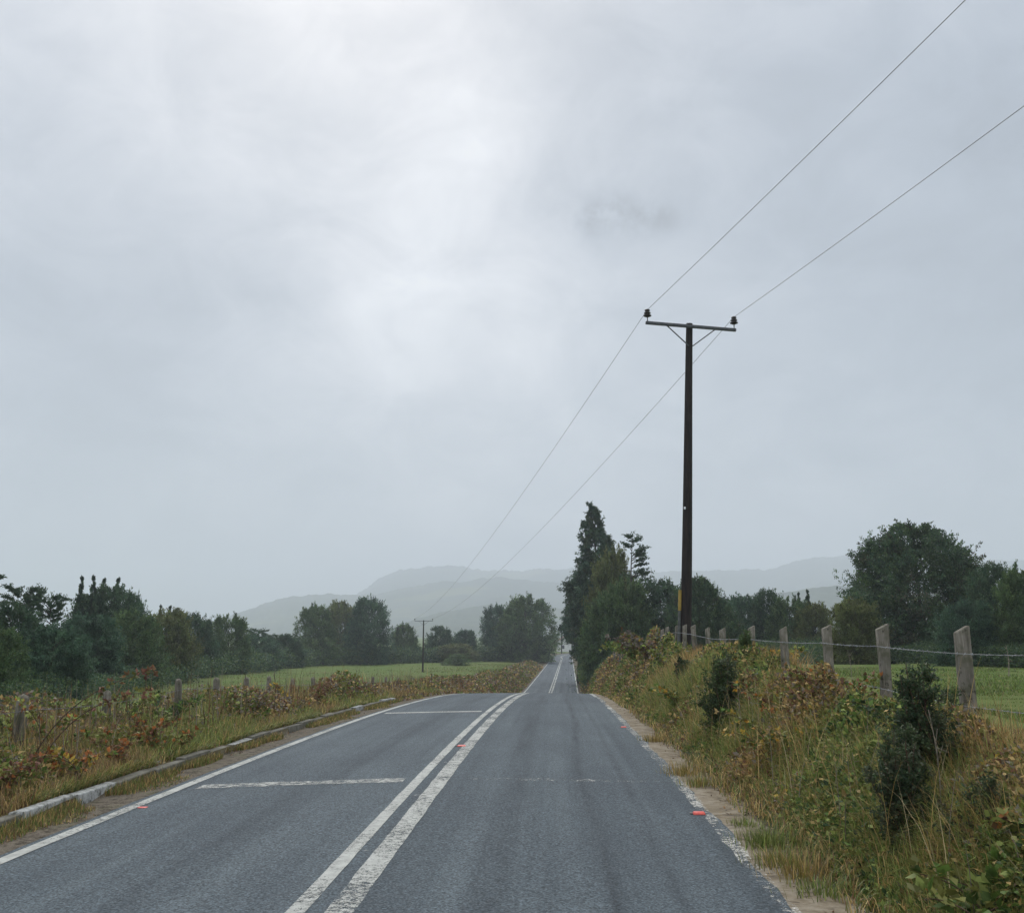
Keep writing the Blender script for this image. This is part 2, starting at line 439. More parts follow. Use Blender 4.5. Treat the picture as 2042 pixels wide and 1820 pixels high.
# ------------------------------------------------------------------ road
ry = np.concatenate([np.arange(-30, 4, .5), np.arange(4, 30, .08), np.arange(30, 60, .25), np.arange(60, 130, .8), np.arange(130, 421, 2.0)])
rc = np.array([-2.76, -2.0, -1.2, -.4, .4, 1.2, 2.0, 2.45, 2.66])
S, Yr = np.meshgrid(rc, ry)
S = S.copy(); S[:, -1] += .11 * (fbm(ry * 2.2, ry * 0, 31, 4) - .5) + .10 * (fbm(ry * .45, ry * 0, 33, 3) - .5); S[:, 0] += .05 * (fbm(ry * 1.1, ry * 0, 32) - .5)
crown = -.012 * (S / 2.6) ** 2 * 2
Xr = S + xc(Yr); Zr = ROADZ(Yr) + crown
edge_z = lambda s, y: ROADZ(y) - .024 * (np.asarray(s) / 2.6) ** 2
g = Geo(); nr, nc = S.shape
i = np.arange(nr - 1)[:, None] * nc; j = np.arange(nc - 1)[None]
g.add(np.stack([Xr, Yr, Zr], -1), np.stack([i + j, i + j + 1, i + nc + j + 1, i + nc + j], -1).reshape(-1, 4))
road = link('road', g.mesh('road', M['asphalt'], True, {'lat': S.ravel(), 'dist': Yr.ravel()}))
tag(road, 'grey two lane asphalt road running over a crest into the distance', 'road', kind='structure')

def strip(name, s0, s1, mat, y0, y1, lift=.004, jit=0.0, seed=0, label=None):
    yy = ry[(ry >= y0) & (ry <= y1)]
    nz = (fbm(yy * 3, yy * 0, seed) - .5) * jit if jit else 0
    cs = np.array([s0, (s0 + s1) / 2, s1])
    Sx, Yx = np.meshgrid(cs, yy); Sx = Sx.astype(float)
    if jit:
        Sx[:, 0] += nz; Sx[:, 2] += (fbm(yy * 3, yy * 0 + 5, seed + 3) - .5) * jit
    g = Geo(); nr = len(yy)
    i = np.arange(nr - 1)[:, None] * 3; j = np.arange(2)[None]
    g.add(np.stack([Sx + xc(Yx), Yx, edge_z(Sx, Yx) + lift], -1), np.stack([i + j, i + j + 1, i + 4 + j, i + 3 + j], -1).reshape(-1, 4))
    o = link(name, g.mesh(name, mat, True), road)
    if label: o["label"] = label
    return o
strip('centre_line', -.265, -.155, M['paint'], -30, 400, jit=.012, seed=1, label='left line of the white double centre line')
strip('centre_line', -.045, .12, M['paint_worn'], -30, 400, jit=.016, seed=2, label='wider worn right line of the double centre line')
strip('edge_line', -2.69, -2.575, M['paint'], -30, 400, jit=.012, seed=4, label='white line along the left road edge')
strip('edge_line', 2.56, 2.665, M['paint_edge'], -30, 34, jit=.05, seed=5, label='crumbling white line along the right road edge')
strip('edge_line', 2.50, 2.61, M['paint'], 34.2, 400, jit=.02, seed=6, label='white line along the right edge of the far road')
def cross(y, s0, s1, w, mat, label, seed, tilt=0.0):
    ss = np.linspace(s0, s1, 60); g = Geo(); y = y + tilt * (np.linspace(-.5, .5, 60))
    a = y - w / 2 + .08 * (fbm(ss * 4, ss * 0, seed) - .5); b = y + w / 2 + .08 * (fbm(ss * 4, ss * 0 + 3, seed) - .5)
    V = np.concatenate([np.stack([ss + xc(a), a, edge_z(ss, a) + .004], -1), np.stack([ss + xc(b), b, edge_z(ss, b) + .004], -1)])
    k = np.arange(59); g.add(V, np.stack([k, k + 1, k + 61, k + 60], -1))
    o = link('cross_line', g.mesh('cross_line', mat), road); o["label"] = label
cross(11.25, -2.45, -.36, .30, M['paint_bar'], 'worn white stripe across the left lane, the nearer one', 40, .45)
cross(23.3, -2.45, -.36, .42, M['paint'], 'thin white stripe across the left lane near the crest', 41, .5)
cross(11.6, .25, 2.45, .16, M['paint_thin'], 'faint remains of a stripe in the right lane', 42)
for yy, ww in ((6.05, .05), (7.75, .05), (13.1, .12), (16.2, .13), (10.4, .05)):
    cross(yy, -.145, -.055, ww, M['paint_thin'], 'small pale dash between the two centre lines', 50 + int(yy))

# right shoulder: eroded concrete apron
yy = ry[(ry >= -20) & (ry <= 44)]
cs = np.linspace(0, 1, 6)
g = Geo(); w_in = 2.56; w_out = 3.10 + .22 * (fbm(yy * .9, yy * 0, 61, 4) - .5) + .16 * (fbm(yy * 3.1, yy * 0, 62, 3) - .5) - .25 * sstep(24, 42, yy)
Sx = w_in + (w_out - w_in)[:, None] * cs[None]; Yx = np.repeat(yy[:, None], 6, 1)
Zx = ROADZ(Yx) - .034 + .03 * np.sin(cs * PI)[None] * (fbm(Sx * 4, Yx * 2.2, 66) - .2) - .05 * (cs[None] > .9)
i = np.arange(len(yy) - 1)[:, None] * 6; j = np.arange(5)[None]
g.add(np.stack([Sx + xc(Yx), Yx, Zx], -1), np.stack([i + j, i + j + 1, i + 7 + j, i + 6 + j], -1).reshape(-1, 4))
o = link('shoulder', g.mesh('shoulder', M['apron'], True)); tag(o, 'broken tan concrete shoulder between the asphalt and the right bank', 'road shoulder', kind='structure')

# left kerb
kerb = empty('kerb', (float(xc(5)) - 3.27, 5, 0), 'low concrete kerb of stones along the left road edge', 'kerb'); kerb["kind"] = "structure"
rk = np.random.default_rng(5)
y = -3.0
while y < 28.6:
    L = .98 + rk.uniform(-.05, .05)
    white = (8.0 < y < 10.6) or (14.2 < y < 15.4) or (22.5 < y < 24.2) or y > 26.5
    g = Geo(); box(g, (0, 0, 0), (.13, L - .015, .22), jit=.006, rng=rk)
    me = bevel(g.mesh('kerb_stone', M['kerb_white' if white else 'kerb']), .014)
    ym = y + L / 2
    o = link('kerb_stone', me, kerb, (float(xc(ym)) - 3.27 + rk.normal(0, .012) - kerb.location.x, ym - 5, float(ROADZ(ym)) - .035 + rk.normal(0, .008)))
    o.rotation_euler = (math.atan2(float(ROADZ(ym + .5) - ROADZ(ym - .5)), 1), rk.normal(0, .03), rk.normal(0, .008))
    if white: o["label"] = 'kerb stone with flaking white paint'
    y += L

# ------------------------------------------------------------------ hills
def hill(name, pts, Y, depth, label, seed, base=-12):
    """a ridge: skyline from photo points at distance Y, with a front and a back slope of real depth"""
    p = np.array(pts, float)
    xs = np.arange(p[0, 0], p[-1, 0] + 1, 4.0)
    ys = np.interp(xs, p[:, 0], p[:, 1])
    k = np.exp(-.5 * (np.arange(-6, 7) / 2.5) ** 2); k /= k.sum()
    ys = np.convolve(np.pad(ys, 6, mode='edge'), k, 'valid')
    top = np.array([at(a, b, Y) for a, b in zip(xs, ys)])
    v = np.concatenate([np.linspace(-1, 0, 26), np.linspace(0, 1, 12)[1:]])
    VV = []
    for t in v:
        q = top.copy(); f = math.cos(t * PI / 2) ** (1.25 if t < 0 else 1.0)
        q[:, 1] += t * depth; q[:, 0] *= (Y + t * depth) / Y
        nz = (fbm(q[:, 0] / 260, q[:, 1] / 260 + seed, seed, 5) - .5)
        q[:, 2] = base + (top[:, 2] - base) * f * (1 - .55 * (nz + .5) * min(1, abs(t) * 3) * (1 if t < 0 else .5))
        q[:, 2] += (vnoise(q[:, 0] / 9, q[:, 1] / 9, seed + 3) * 5 + vnoise(q[:, 0] / 25, q[:, 1] / 25, seed + 4) * 7 - 6) * (Y / 3500) * (1 if f > .05 else 0)
        VV.append(q)
    VV = np.stack(VV); nr, nc = VV.shape[:2]
    i = np.arange(nr - 1)[:, None] * nc; j = np.arange(nc - 1)[None]
    g = Geo(); g.add(VV, np.stack([i + j, i + j + 1, i + nc + j + 1, i + nc + j], -1).reshape(-1, 4))
    tag(link(name, g.mesh(name, M['hill'], True)), label, 'hill', kind='structure')
hill('hills', [(560, 1262), (640, 1222), (690, 1198), (722, 1177), (763, 1147), (803, 1134), (850, 1129), (897, 1126), (923, 1129), (943, 1135), (1020, 1137), (1137, 1133),
               (1250, 1136), (1310, 1140), (1374, 1139), (1477, 1136), (1541, 1134), (1583, 1120), (1644, 1109), (1709, 1107), (1850, 1110), (1951, 1116), (2041, 1116), (2300, 1130), (2700, 1180)],
     4600, 1500, 'farthest pale ridge fading into the cloud', 3)
hill('hills', [(300, 1262), (400, 1246), (468, 1224), (535, 1200), (585, 1187), (640, 1183), (682, 1185), (740, 1186), (752, 1184), (803, 1171), (886, 1159), (923, 1160), (970, 1152), (1003, 1151), (1070, 1159),
               (1114, 1162), (1250, 1170), (1400, 1190), (1500, 1215), (1600, 1262)], 3400, 1100, 'middle misty ridge behind the road', 8)
hill('hills', [(740, 1262), (790, 1248), (830, 1234), (870, 1223), (937, 1209), (970, 1206), (1040, 1204), (1100, 1210), (1180, 1230), (1240, 1262)], 2200, 650, 'nearer low hill with pale fields left of the road', 13)
hill('hills', [(1400, 1250), (1450, 1196), (1489, 1185), (1572, 1179), (1632, 1169), (1673, 1169), (1720, 1171), (1800, 1172), (1900, 1168), (2041, 1176), (2300, 1200), (2500, 1250)], 2000, 600, 'dark wooded ridge behind the trees on the right', 19)

# ------------------------------------------------------------------ trees
def tree_geo(rng, Hh, Rr, env, crown0=.12, n_limb=60, n_twig=14, n_leaf=24, leaf=(.28, .15), elev=(.1, 1.0), flat=.5, twig=1.1, pal=None,
             trunk_r=.22, droop=0.0, lump=.35, stems=1, limb_r=.05, inner=.25, side=None):
    g = Geo(); tg = Geo()
    ph = rng.uniform(0, 100)
    tp = np.linspace(0, 1, 9)
    tx = np.cumsum(np.concatenate([[0], rng.normal(0, .015 * Hh, 8)])) * .6; ty = np.cumsum(np.concatenate([[0], rng.normal(0, .015 * Hh, 8)])) * .6
    tube(tg, np.stack([tx, ty, tp * Hh * .96], 1), trunk_r * (1 - .93 * tp) + .01, 8)
    k = np.arange(n_limb); u = (k + rng.uniform(0, 1, n_limb)) / n_limb
    t = crown0 + (1 - crown0) * u
    az = k * 2.39996 + rng.normal(0, .35, n_limb)
    if side is not None:
        az = np.where(rng.uniform(size=n_limb) < .7, side + rng.normal(0, .7, n_limb), az)
    rr = Rr * env(u) * (1 - lump / 2 + lump * 1.3 * (vnoise(np.cos(az) * 1.5 + ph, t * 4 + np.sin(az) * 1.5, 2) - .35)) * rng.uniform(.8, 1.08, n_limb)
    rr = np.maximum(rr, .05 * Rr)
    el = elev[0] + (elev[1] - elev[0]) * u ** 1.5 + rng.normal(0, .12, n_limb)
    hz = rr; up = rr * np.tan(np.clip(el, -.8, 1.12))
    zend = t * Hh
    z0 = np.maximum(zend - np.abs(up) * .9, np.minimum(.06 * Hh + .35 * zend, zend))
    z0 = np.where(up < 0, zend + np.abs(up) * .5, z0)
    bx = np.interp(z0 / Hh, tp, tx); by = np.interp(z0 / Hh, tp, ty)
    A = np.stack([bx, by, z0], 1)
    E = np.stack([bx + np.cos(az) * hz, by + np.sin(az) * hz, zend], 1)
    Mid = (A + E) / 2; Mid[:, 2] += rr * (.10 if droop < .5 else .2)
    for q in range(n_limb):
        ss = np.linspace(0, 1, 5)[:, None]
        P = A[q] * (1 - ss) ** 2 + 2 * Mid[q] * ss * (1 - ss) + E[q] * ss ** 2
        r0 = min(trunk_r * .5, limb_r * (.4 + rr[q] / Rr))
        tube(tg, P, r0 * (1 - .85 * ss[:, 0]), 4, cap=False)
    # twigs
    nt_ = n_limb * n_twig
    li = np.repeat(k, n_twig)
    ss = (inner + (1.0 - inner) * rng.uniform(0, 1, nt_) ** .65)[:, None]
    B = A[li] * (1 - ss) ** 2 + 2 * Mid[li] * ss * (1 - ss) + E[li] * ss ** 2
    ld = norm(E[li] - A[li])
    q = rng.normal(size=(nt_, 3)); q[:, 2] *= (1 - flat)
    td = norm(ld * .75 + q * .75 + np.array([0, 0, -droop * .6 + .12]))
    tl = twig * rng.uniform(.45, 1.1, nt_) * (.45 + .55 * rr[li] / Rr)
    # leaves
    nl = nt_ * n_leaf
    ti = np.repeat(np.arange(nt_), n_leaf)
    v = rng.uniform(0, 1, nl)[:, None]
    P = B[ti] + td[ti] * tl[ti][:, None] * v
    j = rng.normal(size=(nl, 3)) * (tl[ti] * .16)[:, None]; j[:, 2] *= (1 - .75 * flat)
    P = P + j
    dq = rng.normal(size=(nl, 3)); dq[:, 2] *= (1 - .6 * flat)
    D = norm(td[ti] * .7 + dq * .7 + np.array([0, 0, -droop]))
    pal = np.array(pal); pi = rng.integers(0, len(pal), nt_); pj = rng.integers(0, len(pal), nl)
    C = pal[pi][ti] * .6 + pal[pj] * .4
    C = C * rng.uniform(.75, 1.25, nl)[:, None]
    ln = leaf[0] * rng.uniform(.6, 1.25, nl); wd = leaf[1] * rng.uniform(.6, 1.25, nl)
    leaves(g, P, D, ln, wd, C, rng, up=.5)
    return tg, g
def clump_geo(rng, Hh, Rr, env, n_clump=150, n_spray=9, n_leaf=26, leaf=(.26, .14), pal=None, z0=.03, size=.24, lump=.22, trunk_r=.22, droop=0.0, upw=.35, flat=.4, shell=.55, gap=0.0, nlimb=40):
    """crown of leafy sprays gathered in clumps that fill an envelope, with trunk and limbs"""
    g = Geo(); tg = Geo(); ph = rng.uniform(0, 50)
    tp = np.linspace(0, 1, 9); tx = np.cumsum(np.r_[0, rng.normal(0, .008 * Hh, 8)]); ty = np.cumsum(np.r_[0, rng.normal(0, .008 * Hh, 8)])
    tube(tg, np.stack([tx, ty, tp * Hh * .9], 1), trunk_r * (1 - .92 * tp) + .012, 8)
    u = rng.uniform(0, 1, n_clump * 6); u = u[rng.uniform(0, 1, len(u)) < np.maximum(env(u), .16)][:n_clump]; n_clump = len(u)
    az = rng.uniform(0, 2 * PI, n_clump)
    lm = 1 + lump * 2 * (fbm(az * 1.1 + ph, u * 6 + ph, 5, 2) - .5)
    rad = Rr * env(u) * lm * (1 - shell * rng.uniform(0, 1, n_clump) ** 1.6)
    z = Hh * (z0 + (1 - z0) * u) * .965
    ox = np.interp(z / Hh, tp, tx); oy = np.interp(z / Hh, tp, ty)
    Cc = np.stack([ox + np.cos(az) * rad, oy + np.sin(az) * rad, z], 1)
    out = norm(np.stack([np.cos(az) * (.35 + env(u)), np.sin(az) * (.35 + env(u)), upw + 1.1 * np.clip(u - .45, 0, 1)], 1))
    for q in rng.choice(n_clump, min(nlimb, n_clump), False):
        zs = max(.05 * Hh, z[q] - .55 * np.hypot(Cc[q, 0], Cc[q, 1]) - .06 * Hh); A = np.array([np.interp(zs / Hh, tp, tx), np.interp(zs / Hh, tp, ty), zs])
        ss = np.linspace(0, 1, 5)[:, None]; Mi = (A + Cc[q]) / 2 + np.array([0, 0, .03 * Hh])
        tube(tg, A * (1 - ss) ** 2 + 2 * Mi * ss * (1 - ss) + Cc[q] * ss ** 2, trunk_r * .32 * (1 - .8 * ss[:, 0]), 4, cap=False)
    csz = size * Rr * (.30 + .92 * env(u)) * rng.uniform(.7, 1.25, n_clump)
    ns = n_clump * n_spray; ci = np.repeat(np.arange(n_clump), n_spray)
    q = rng.normal(size=(ns, 3)); q[:, 2] *= (1 - flat)
    sd = norm(out[ci] * .8 + q * .62 + np.array([0, 0, -droop])); sl = csz[ci] * rng.uniform(.6, 1.25, ns)
    sb = Cc[ci] + rng.normal(0, .30, (ns, 3)) * csz[ci][:, None]
    nl = ns * n_leaf; si = np.repeat(np.arange(ns), n_leaf); v = rng.uniform(0, 1, nl) ** .85
    P = sb[si] + sd[si] * (sl[si] * v)[:, None]
    j = rng.normal(size=(nl, 3)) * (sl[si] * (.17 * (1.15 - .75 * v)))[:, None]; j[:, 2] *= (1 - .7 * flat); P = P + j; P[:, 2] = np.maximum(P[:, 2], .02 * Hh)
    dq = rng.normal(size=(nl, 3)); D = norm(sd[si] * .8 + dq * .6 + np.array([0, 0, -droop]))
    pal = np.array(pal); C = pal[rng.integers(0, len(pal), n_clump)][ci][si] * .5 + pal[rng.integers(0, len(pal), nl)] * .5
    C = C * (rng.uniform(.62, 1.45, n_clump)[ci][si] * rng.uniform(.75, 1.3, ns)[si] * rng.uniform(.75, 1.25, nl))[:, None]  # clump brightness put into leaf colour, standing in for lit and shaded clumps
    leaves(g, P, D, leaf[0] * rng.uniform(.6, 1.25, nl), leaf[1] * rng.uniform(.6, 1.25, nl), C, rng, up=.8)
    return tg, g
dome = lambda u: np.clip(1 - np.abs((u - .34) / .67) ** 2.5, 0, 1) ** .45 * .97 + .03
cone = lambda u: np.clip(1.02 - u, 0, 1) ** .75 * np.clip(u * 6 + .45, 0, 1)
euc = lambda u: np.clip(1.02 - u, 0, 1) ** .85 * np.clip(.62 + u * 1.4, 0, 1)
spire = lambda u: np.clip(1.01 - u, 0, 1) ** 1.25
flatc = lambda u: .55 + .45 * u
GREEN = [(.072, .126, .046), (.092, .148, .050), (.060, .112, .050), (.108, .150, .052), (.078, .120, .054)]
OLIVE = [(.118, .146, .046), (.136, .156, .052), (.098, .134, .048), (.142, .142, .058)]
DARK = [(.046, .092, .050), (.062, .108, .054), (.040, .080, .050), (.076, .112, .056)]
BLUE = [(.054, .106, .064), (.072, .126, .066), (.048, .094, .062)]
PALE = [(.15, .17, .08), (.19, .19, .10), (.13, .155, .08)]
PROTO = {}
def proto(key, **kw):
    rng = np.random.default_rng(abs(hash(key)) % 1000 if False else sum(map(ord, key)) * 7)
    tg, g = (clump_geo if 'n_clump' in kw else tree_geo)(rng, **kw)
    V = np.concatenate(g.V)
    ztop = np.quantile(V[:, 2], .9995); wid = np.quantile(V[:, 0], .995) - np.quantile(V[:, 0], .005)
    PROTO[key] = (tg.mesh('trunk', M['bark'], True), g.mesh('crown', M['leaf']), ztop, wid)
domec = lambda u: np.clip(1 - np.abs((u - .30) / .72) ** 2.3, 0, 1) ** .5
proto('dome_a', Hh=10, Rr=5.0, env=domec, n_clump=280, n_leaf=26, leaf=(.28, .16), pal=GREEN, lump=.28)
proto('dome_b', Hh=10, Rr=5.0, env=domec, n_clump=260, n_leaf=26, leaf=(.28, .16), pal=DARK, lump=.4, size=.26)
proto('dome_c', Hh=10, Rr=5.0, env=domec, n_clump=260, n_leaf=26, leaf=(.28, .16), pal=OLIVE, lump=.34)
proto('dome_d', Hh=10, Rr=5.0, env=domec, n_clump=230, n_leaf=26, leaf=(.28, .16), pal=BLUE, lump=.5, size=.27)
proto('big_dome', Hh=10, Rr=6.2, env=lambda u: np.clip(1 - np.abs((u - .18) / .83) ** 1.9, 0, 1) ** .6, n_clump=560, n_spray=11, n_leaf=25, leaf=(.21, .11), pal=DARK + DARK + GREEN + [(.070, .052, .040)], lump=.2, size=.17, flat=.65, upw=.45)
proto('eucalypt', Hh=18, Rr=3.5, env=lambda u: np.clip(1.01 - u, 0, 1) ** .8 * np.clip(.55 + u * 2.2, 0, 1), n_clump=430, n_spray=9, n_leaf=24, leaf=(.26, .10), pal=BLUE + [(.075, .088, .044), (.062, .10, .05)], lump=.5, size=.24, droop=.55, upw=.5, flat=.1, trunk_r=.3, z0=.14)
proto('drooping', Hh=12, Rr=2.6, env=lambda u: np.clip(1.01 - u, 0, 1) ** .7 * np.clip(.4 + u * 2, 0, 1), n_clump=150, n_spray=8, n_leaf=22, leaf=(.26, .10), pal=BLUE, lump=.6, size=.3, droop=.6, upw=.4, flat=.1, trunk_r=.2, z0=.42)
proto('layered', Hh=9, Rr=2.6, env=lambda u: np.clip(1.05 - u * .75, 0, 1), n_limb=26, n_twig=12, n_leaf=22, leaf=(.17, .09), pal=DARK, crown0=.25, elev=(.15, .6), flat=.92, twig=.9, lump=.9, trunk_r=.12, inner=.3, side=0.4)
proto('spire', Hh=10, Rr=1.7, env=lambda u: np.clip(1.0 - u, 0, 1) ** .85, n_clump=150, n_spray=8, n_leaf=20, leaf=(.24, .13), pal=DARK, lump=.4, size=.3, upw=.9, flat=.1, trunk_r=.12)
proto('conifer', Hh=10, Rr=3.2, env=cone, n_limb=60, n_twig=14, n_leaf=26, leaf=(.24, .10), pal=DARK, crown0=.08, elev=(-.05, .5), flat=.85, twig=.9, lump=.5)
proto('umbrella', Hh=10, Rr=3.4, env=flatc, n_limb=22, n_twig=14, n_leaf=30, leaf=(.26, .13), pal=DARK, crown0=.74, elev=(.25, .5), flat=.93, twig=1.1, lump=.6, trunk_r=.14, inner=.55)
proto('bush', Hh=4, Rr=2.4, env=lambda u: np.sqrt(np.clip(1 - (u * .98) ** 2, 0, 1)), n_clump=80, n_spray=8, n_leaf=20, leaf=(.2, .11), pal=GREEN, size=.3, trunk_r=.08, lump=.4)
proto('poplar', Hh=10, Rr=1.6, env=lambda u: np.sqrt(np.clip(1 - ((u - .4) / .62) ** 2, 0, 1)), n_clump=80, n_spray=8, n_leaf=18, leaf=(.22, .13), pal=PALE, size=.4, upw=1.0, trunk_r=.12)

rt = np.random.default_rng(77)
def tree(key, px, top, wpx, Y, label, name='tree', cat='tree', group=None, rz=None, dz=0.0):
    trunk, crown, zt, wd = PROTO[key]
    P = at(px, top, Y); zb = gz(P[0], Y) - .1 + dz
    hs = (P[2] - zb) / zt; ws = (wpx / FPX * Y) / wd
    o = empty(name, (P[0], Y, zb), label, cat, group, rt.uniform(0, 6.28) if rz is None else rz)
    o.scale = (ws, ws, hs)
    link('trunk', trunk, o); link('crown', crown, o)
    return o
gl = 'trees along the left edge of the field'
# far left wood
tree('conifer', -22, 1122, 120, 62, 'dark layered conifer cut by the left edge of the photo', group=gl)
tree('umbrella', 62, 1163, 78, 66, 'flat-topped umbrella tree with bare stems beside the conifer', group=gl)
tree('umbrella', 104, 1181, 64, 64, 'lower flat-topped umbrella tree, second from the conifer', group=gl)
tree('dome_b', 30, 1202, 150, 50, 'dark round tree low under the umbrella trees', group=gl)
tree('dome_a', -20, 1240, 150, 42, 'nearest bushy tree at the left edge of the photo', group=gl)
tree('dome_d', 110, 1242, 160, 48, 'blue-green bushy tree in front, right of the nearest bushy one', group=gl)
tree('dome_b', 215, 1166, 175, 86, 'big dark tree whose crown carries spiky tops', group=gl)
for px, tp, w in ((157, 1152, 26), (177, 1151, 24), (190, 1150, 26), (211, 1154, 24), (236, 1156, 26), (147, 1172, 24)):
    pass
tree('spire', 160, 1149, 46, 84, 'leftmost pointed spire tree above the big dark crown', group=gl)
tree('spire', 189, 1148, 44, 83, 'tallest pointed spire tree above the big dark crown', group=gl)
tree('spire', 208, 1154, 42, 86, 'third pointed spire tree above the big dark crown', group=gl)
tree('spire', 237, 1153, 46, 88, 'rightmost pointed spire tree above the big dark crown', group=gl)
tree('dome_d', 272, 1182, 56, 92, 'small round crown on the right shoulder of the spire clump', group=gl)
tree('dome_d', 170, 1222, 160, 66, 'blue-green round tree in front of the spire clump', group=gl)
tree('dome_a', 262, 1214, 140, 80, 'wide grey-green tree below the spire clump, to its right', group=gl)
tree('dome_c', 335, 1212, 128, 100, 'olive round tree midway along the left wood', group=gl)
tree('spire', 318, 1206, 32, 112, 'thin pointed tree rising behind the olive round tree', group=gl)
tree('spire', 341, 1208, 36, 110, 'second thin pointed tree behind the olive round tree', group=gl)
tree('dome_b', 386, 1221, 96, 118, 'dark tree left of the pale poplar', group=gl)
tree('poplar', 412, 1234, 34, 150, 'pale yellowish poplar showing between two dark trees', group=gl)
tree('dome_a', 455, 1223, 96, 135, 'dark pointed-dome tree standing forward, right of the pale poplar', group=gl)
tree('dome_d', 405, 1262, 70, 125, 'low blue-green tree at the foot of the pale poplar', group=gl)
tree('umbrella', 518, 1252, 52, 165, 'flat spreading tree on the skyline right of the pointed dome', group=gl, dz=-1)
tree('dome_d', 512, 1264, 100, 160, 'round tree under the flat spreading tree', group=gl)
tree('umbrella', 552, 1262, 44, 170, 'second smaller flat spreading tree on the skyline', group=gl, dz=-1)
tree('dome_b', 572, 1264, 70, 172, 'small dark tree just left of the big round grove', group=gl)
gm = 'round trees between the field and the road'
tree('dome_a', 632, 1203, 84, 195, 'left crown of the big round grove beyond the field', group=gm)
tree('dome_c', 682, 1196, 84, 205, 'middle crown of the big round grove beyond the field', group=gm)
tree('dome_d', 735, 1188, 92, 198, 'right and tallest crown of the big round grove', group=gm)
tree('bush', 640, 1268, 90, 190, 'low bush filling the foot of the big round grove on its left', name='bush', cat='bush', group=gm)
tree('dome_a', 808, 1241, 54, 215, 'small tree behind the thin far pole', group=gm)
tree('dome_b', 876, 1247, 60, 222, 'dark round small tree right of the crossarm pole', group=gm)
tree('dome_d', 925, 1254, 58, 226, 'uneven small tree between the dark round one and the roadside tree', group=gm)
tree('dome_c', 908, 1282, 90, 215, 'low olive tree at the far edge of the field', group=gm)
tree('bush', 912, 1301, 56, 190, 'small pale green bush alone at the far edge of the field', name='bush', cat='bush', group=gm)
tree('dome_d', 990, 1204, 70, 232, 'left lower shoulder of the tree left of the far road', group=gm)
tree('dome_a', 1048, 1184, 120, 222, 'large round tree at the left side of the far road', group=gm)
# right of the road
gr = 'trees on the right of the road'
tree('eucalypt', 1191, 1003, 126, 118, 'tallest tree, a pointed eucalyptus right of the road', group=gr)
tree('drooping', 1150, 1142, 66, 124, 'slim drooping tree leaning over the far road', group=gr)
tree('dome_c', 1216, 1088, 104, 104, 'olive rounded tree against the right side of the tall eucalyptus', group=gr)
tree('dome_a', 1212, 1176, 116, 92, 'broad green tree at the foot of the tall eucalyptus', group=gr)
tree('dome_d', 1184, 1236, 58, 98, 'low tree at the road edge below the tall eucalyptus', group=gr)
tree('layered', 1264, 1061, 120, 94, 'open tree with flat tiered branches swept to the right', group=gr, rz=-.3)
tree('dome_a', 1252, 1150, 110, 90, 'green tree below the tiered open tree', group=gr)
tree('dome_b', 1318, 1154, 160, 92, 'round tree just left of the utility pole', group=gr)
tree('big_dome', 1392, 1150, 150, 88, 'round feathery tree just right of the utility pole', group=gr)
tree('dome_d', 1472, 1184, 104, 108, 'small tree right of the feathery one behind the fence', group=gr)
tree('dome_b', 1525, 1174, 96, 106, 'dark knob-topped tree in the gap behind the fence', group=gr)
tree('dome_a', 1570, 1188, 96, 104, 'low green tree in the gap behind the fence', group=gr)
tree('spire', 1594, 1181, 32, 108, 'left pointed tree of the pair beside the huge dome', group=gr)
tree('spire', 1607, 1176, 34, 106, 'right pointed tree of the pair beside the huge dome', group=gr)
tree('dome_c', 1622, 1200, 90, 102, 'small olive tree tucked left of the huge dome', group=gr)
tree('big_dome', 1822, 1043, 310, 76, 'huge feathery dome tree across the right pasture', group=gr, rz=1.0)
tree('dome_c', 1700, 1190, 110, 70, 'olive lower tree at the left foot of the huge dome', group=gr)
tree('dome_b', 1975, 1122, 120, 66, 'dark tree right of the huge dome', group=gr)
tree('dome_a', 2045, 1124, 130, 60, 'dark tree cut by the right edge of the photo', group=gr)
tree('dome_d', 1925, 1195, 120, 62, 'blue-green lower tree at the right foot of the huge dome', group=gr)

# undergrowth at the feet of the trees: one mass on each side
def mass(name, pts, label, n, pal, h=2.2, depth=3.0, leaf=(.26, .15), seed=1):
    rng = np.random.default_rng(seed); p = np.array(pts, float)
    g = Geo(); t = rng.uniform(0, len(p) - 1, n); i = np.minimum(t.astype(int), len(p) - 2); f = (t - i)[:, None]
    Q = p[i] * (1 - f) + p[i + 1] * f
    X = Q[:, 0] + rng.normal(0, depth * .5, n); Y = Q[:, 1] + rng.normal(0, depth * .5, n)
    hh = np.minimum(h, Y * .022) * (.35 + 1.1 * fbm(X * .35, Y * .35, seed + 2))
    Z = ground_z(X, Y) + hh * rng.uniform(0, 1, n) ** .7
    pal = np.array(pal); pz = fbm(X * .2, Y * .2, seed + 9)
    C = pal[rng.integers(0, len(pal), n)] * rng.uniform(.7, 1.3, n)[:, None]
    D = rng.normal(size=(n, 3)); D[:, 2] = np.abs(D[:, 2])
    k_ = np.clip(Y / 130, .35, 1.2); leaves(g, np.stack([X, Y, Z], 1), D, leaf[0] * k_ * rng.uniform(.6, 1.2, n), leaf[1] * k_ * rng.uniform(.6, 1.2, n), C, rng, .5)
    tag(link(name, g.mesh(name, M['leaf'])), label, 'undergrowth', kind='stuff')
def pline(l): return [tuple(at(x, 1262, Y)[:2]) for x, Y in l]
mass('undergrowth', pline([(-120, 38), (0, 44), (90, 50), (180, 66), (260, 84), (350, 105), (430, 130), (520, 160), (620, 190), (760, 200), (860, 215), (960, 222), (1080, 228)]),
     'dark undergrowth along the foot of the trees on the left', 100000, DARK + GREEN, 2.8, 3.0, (.34, .2), 4)
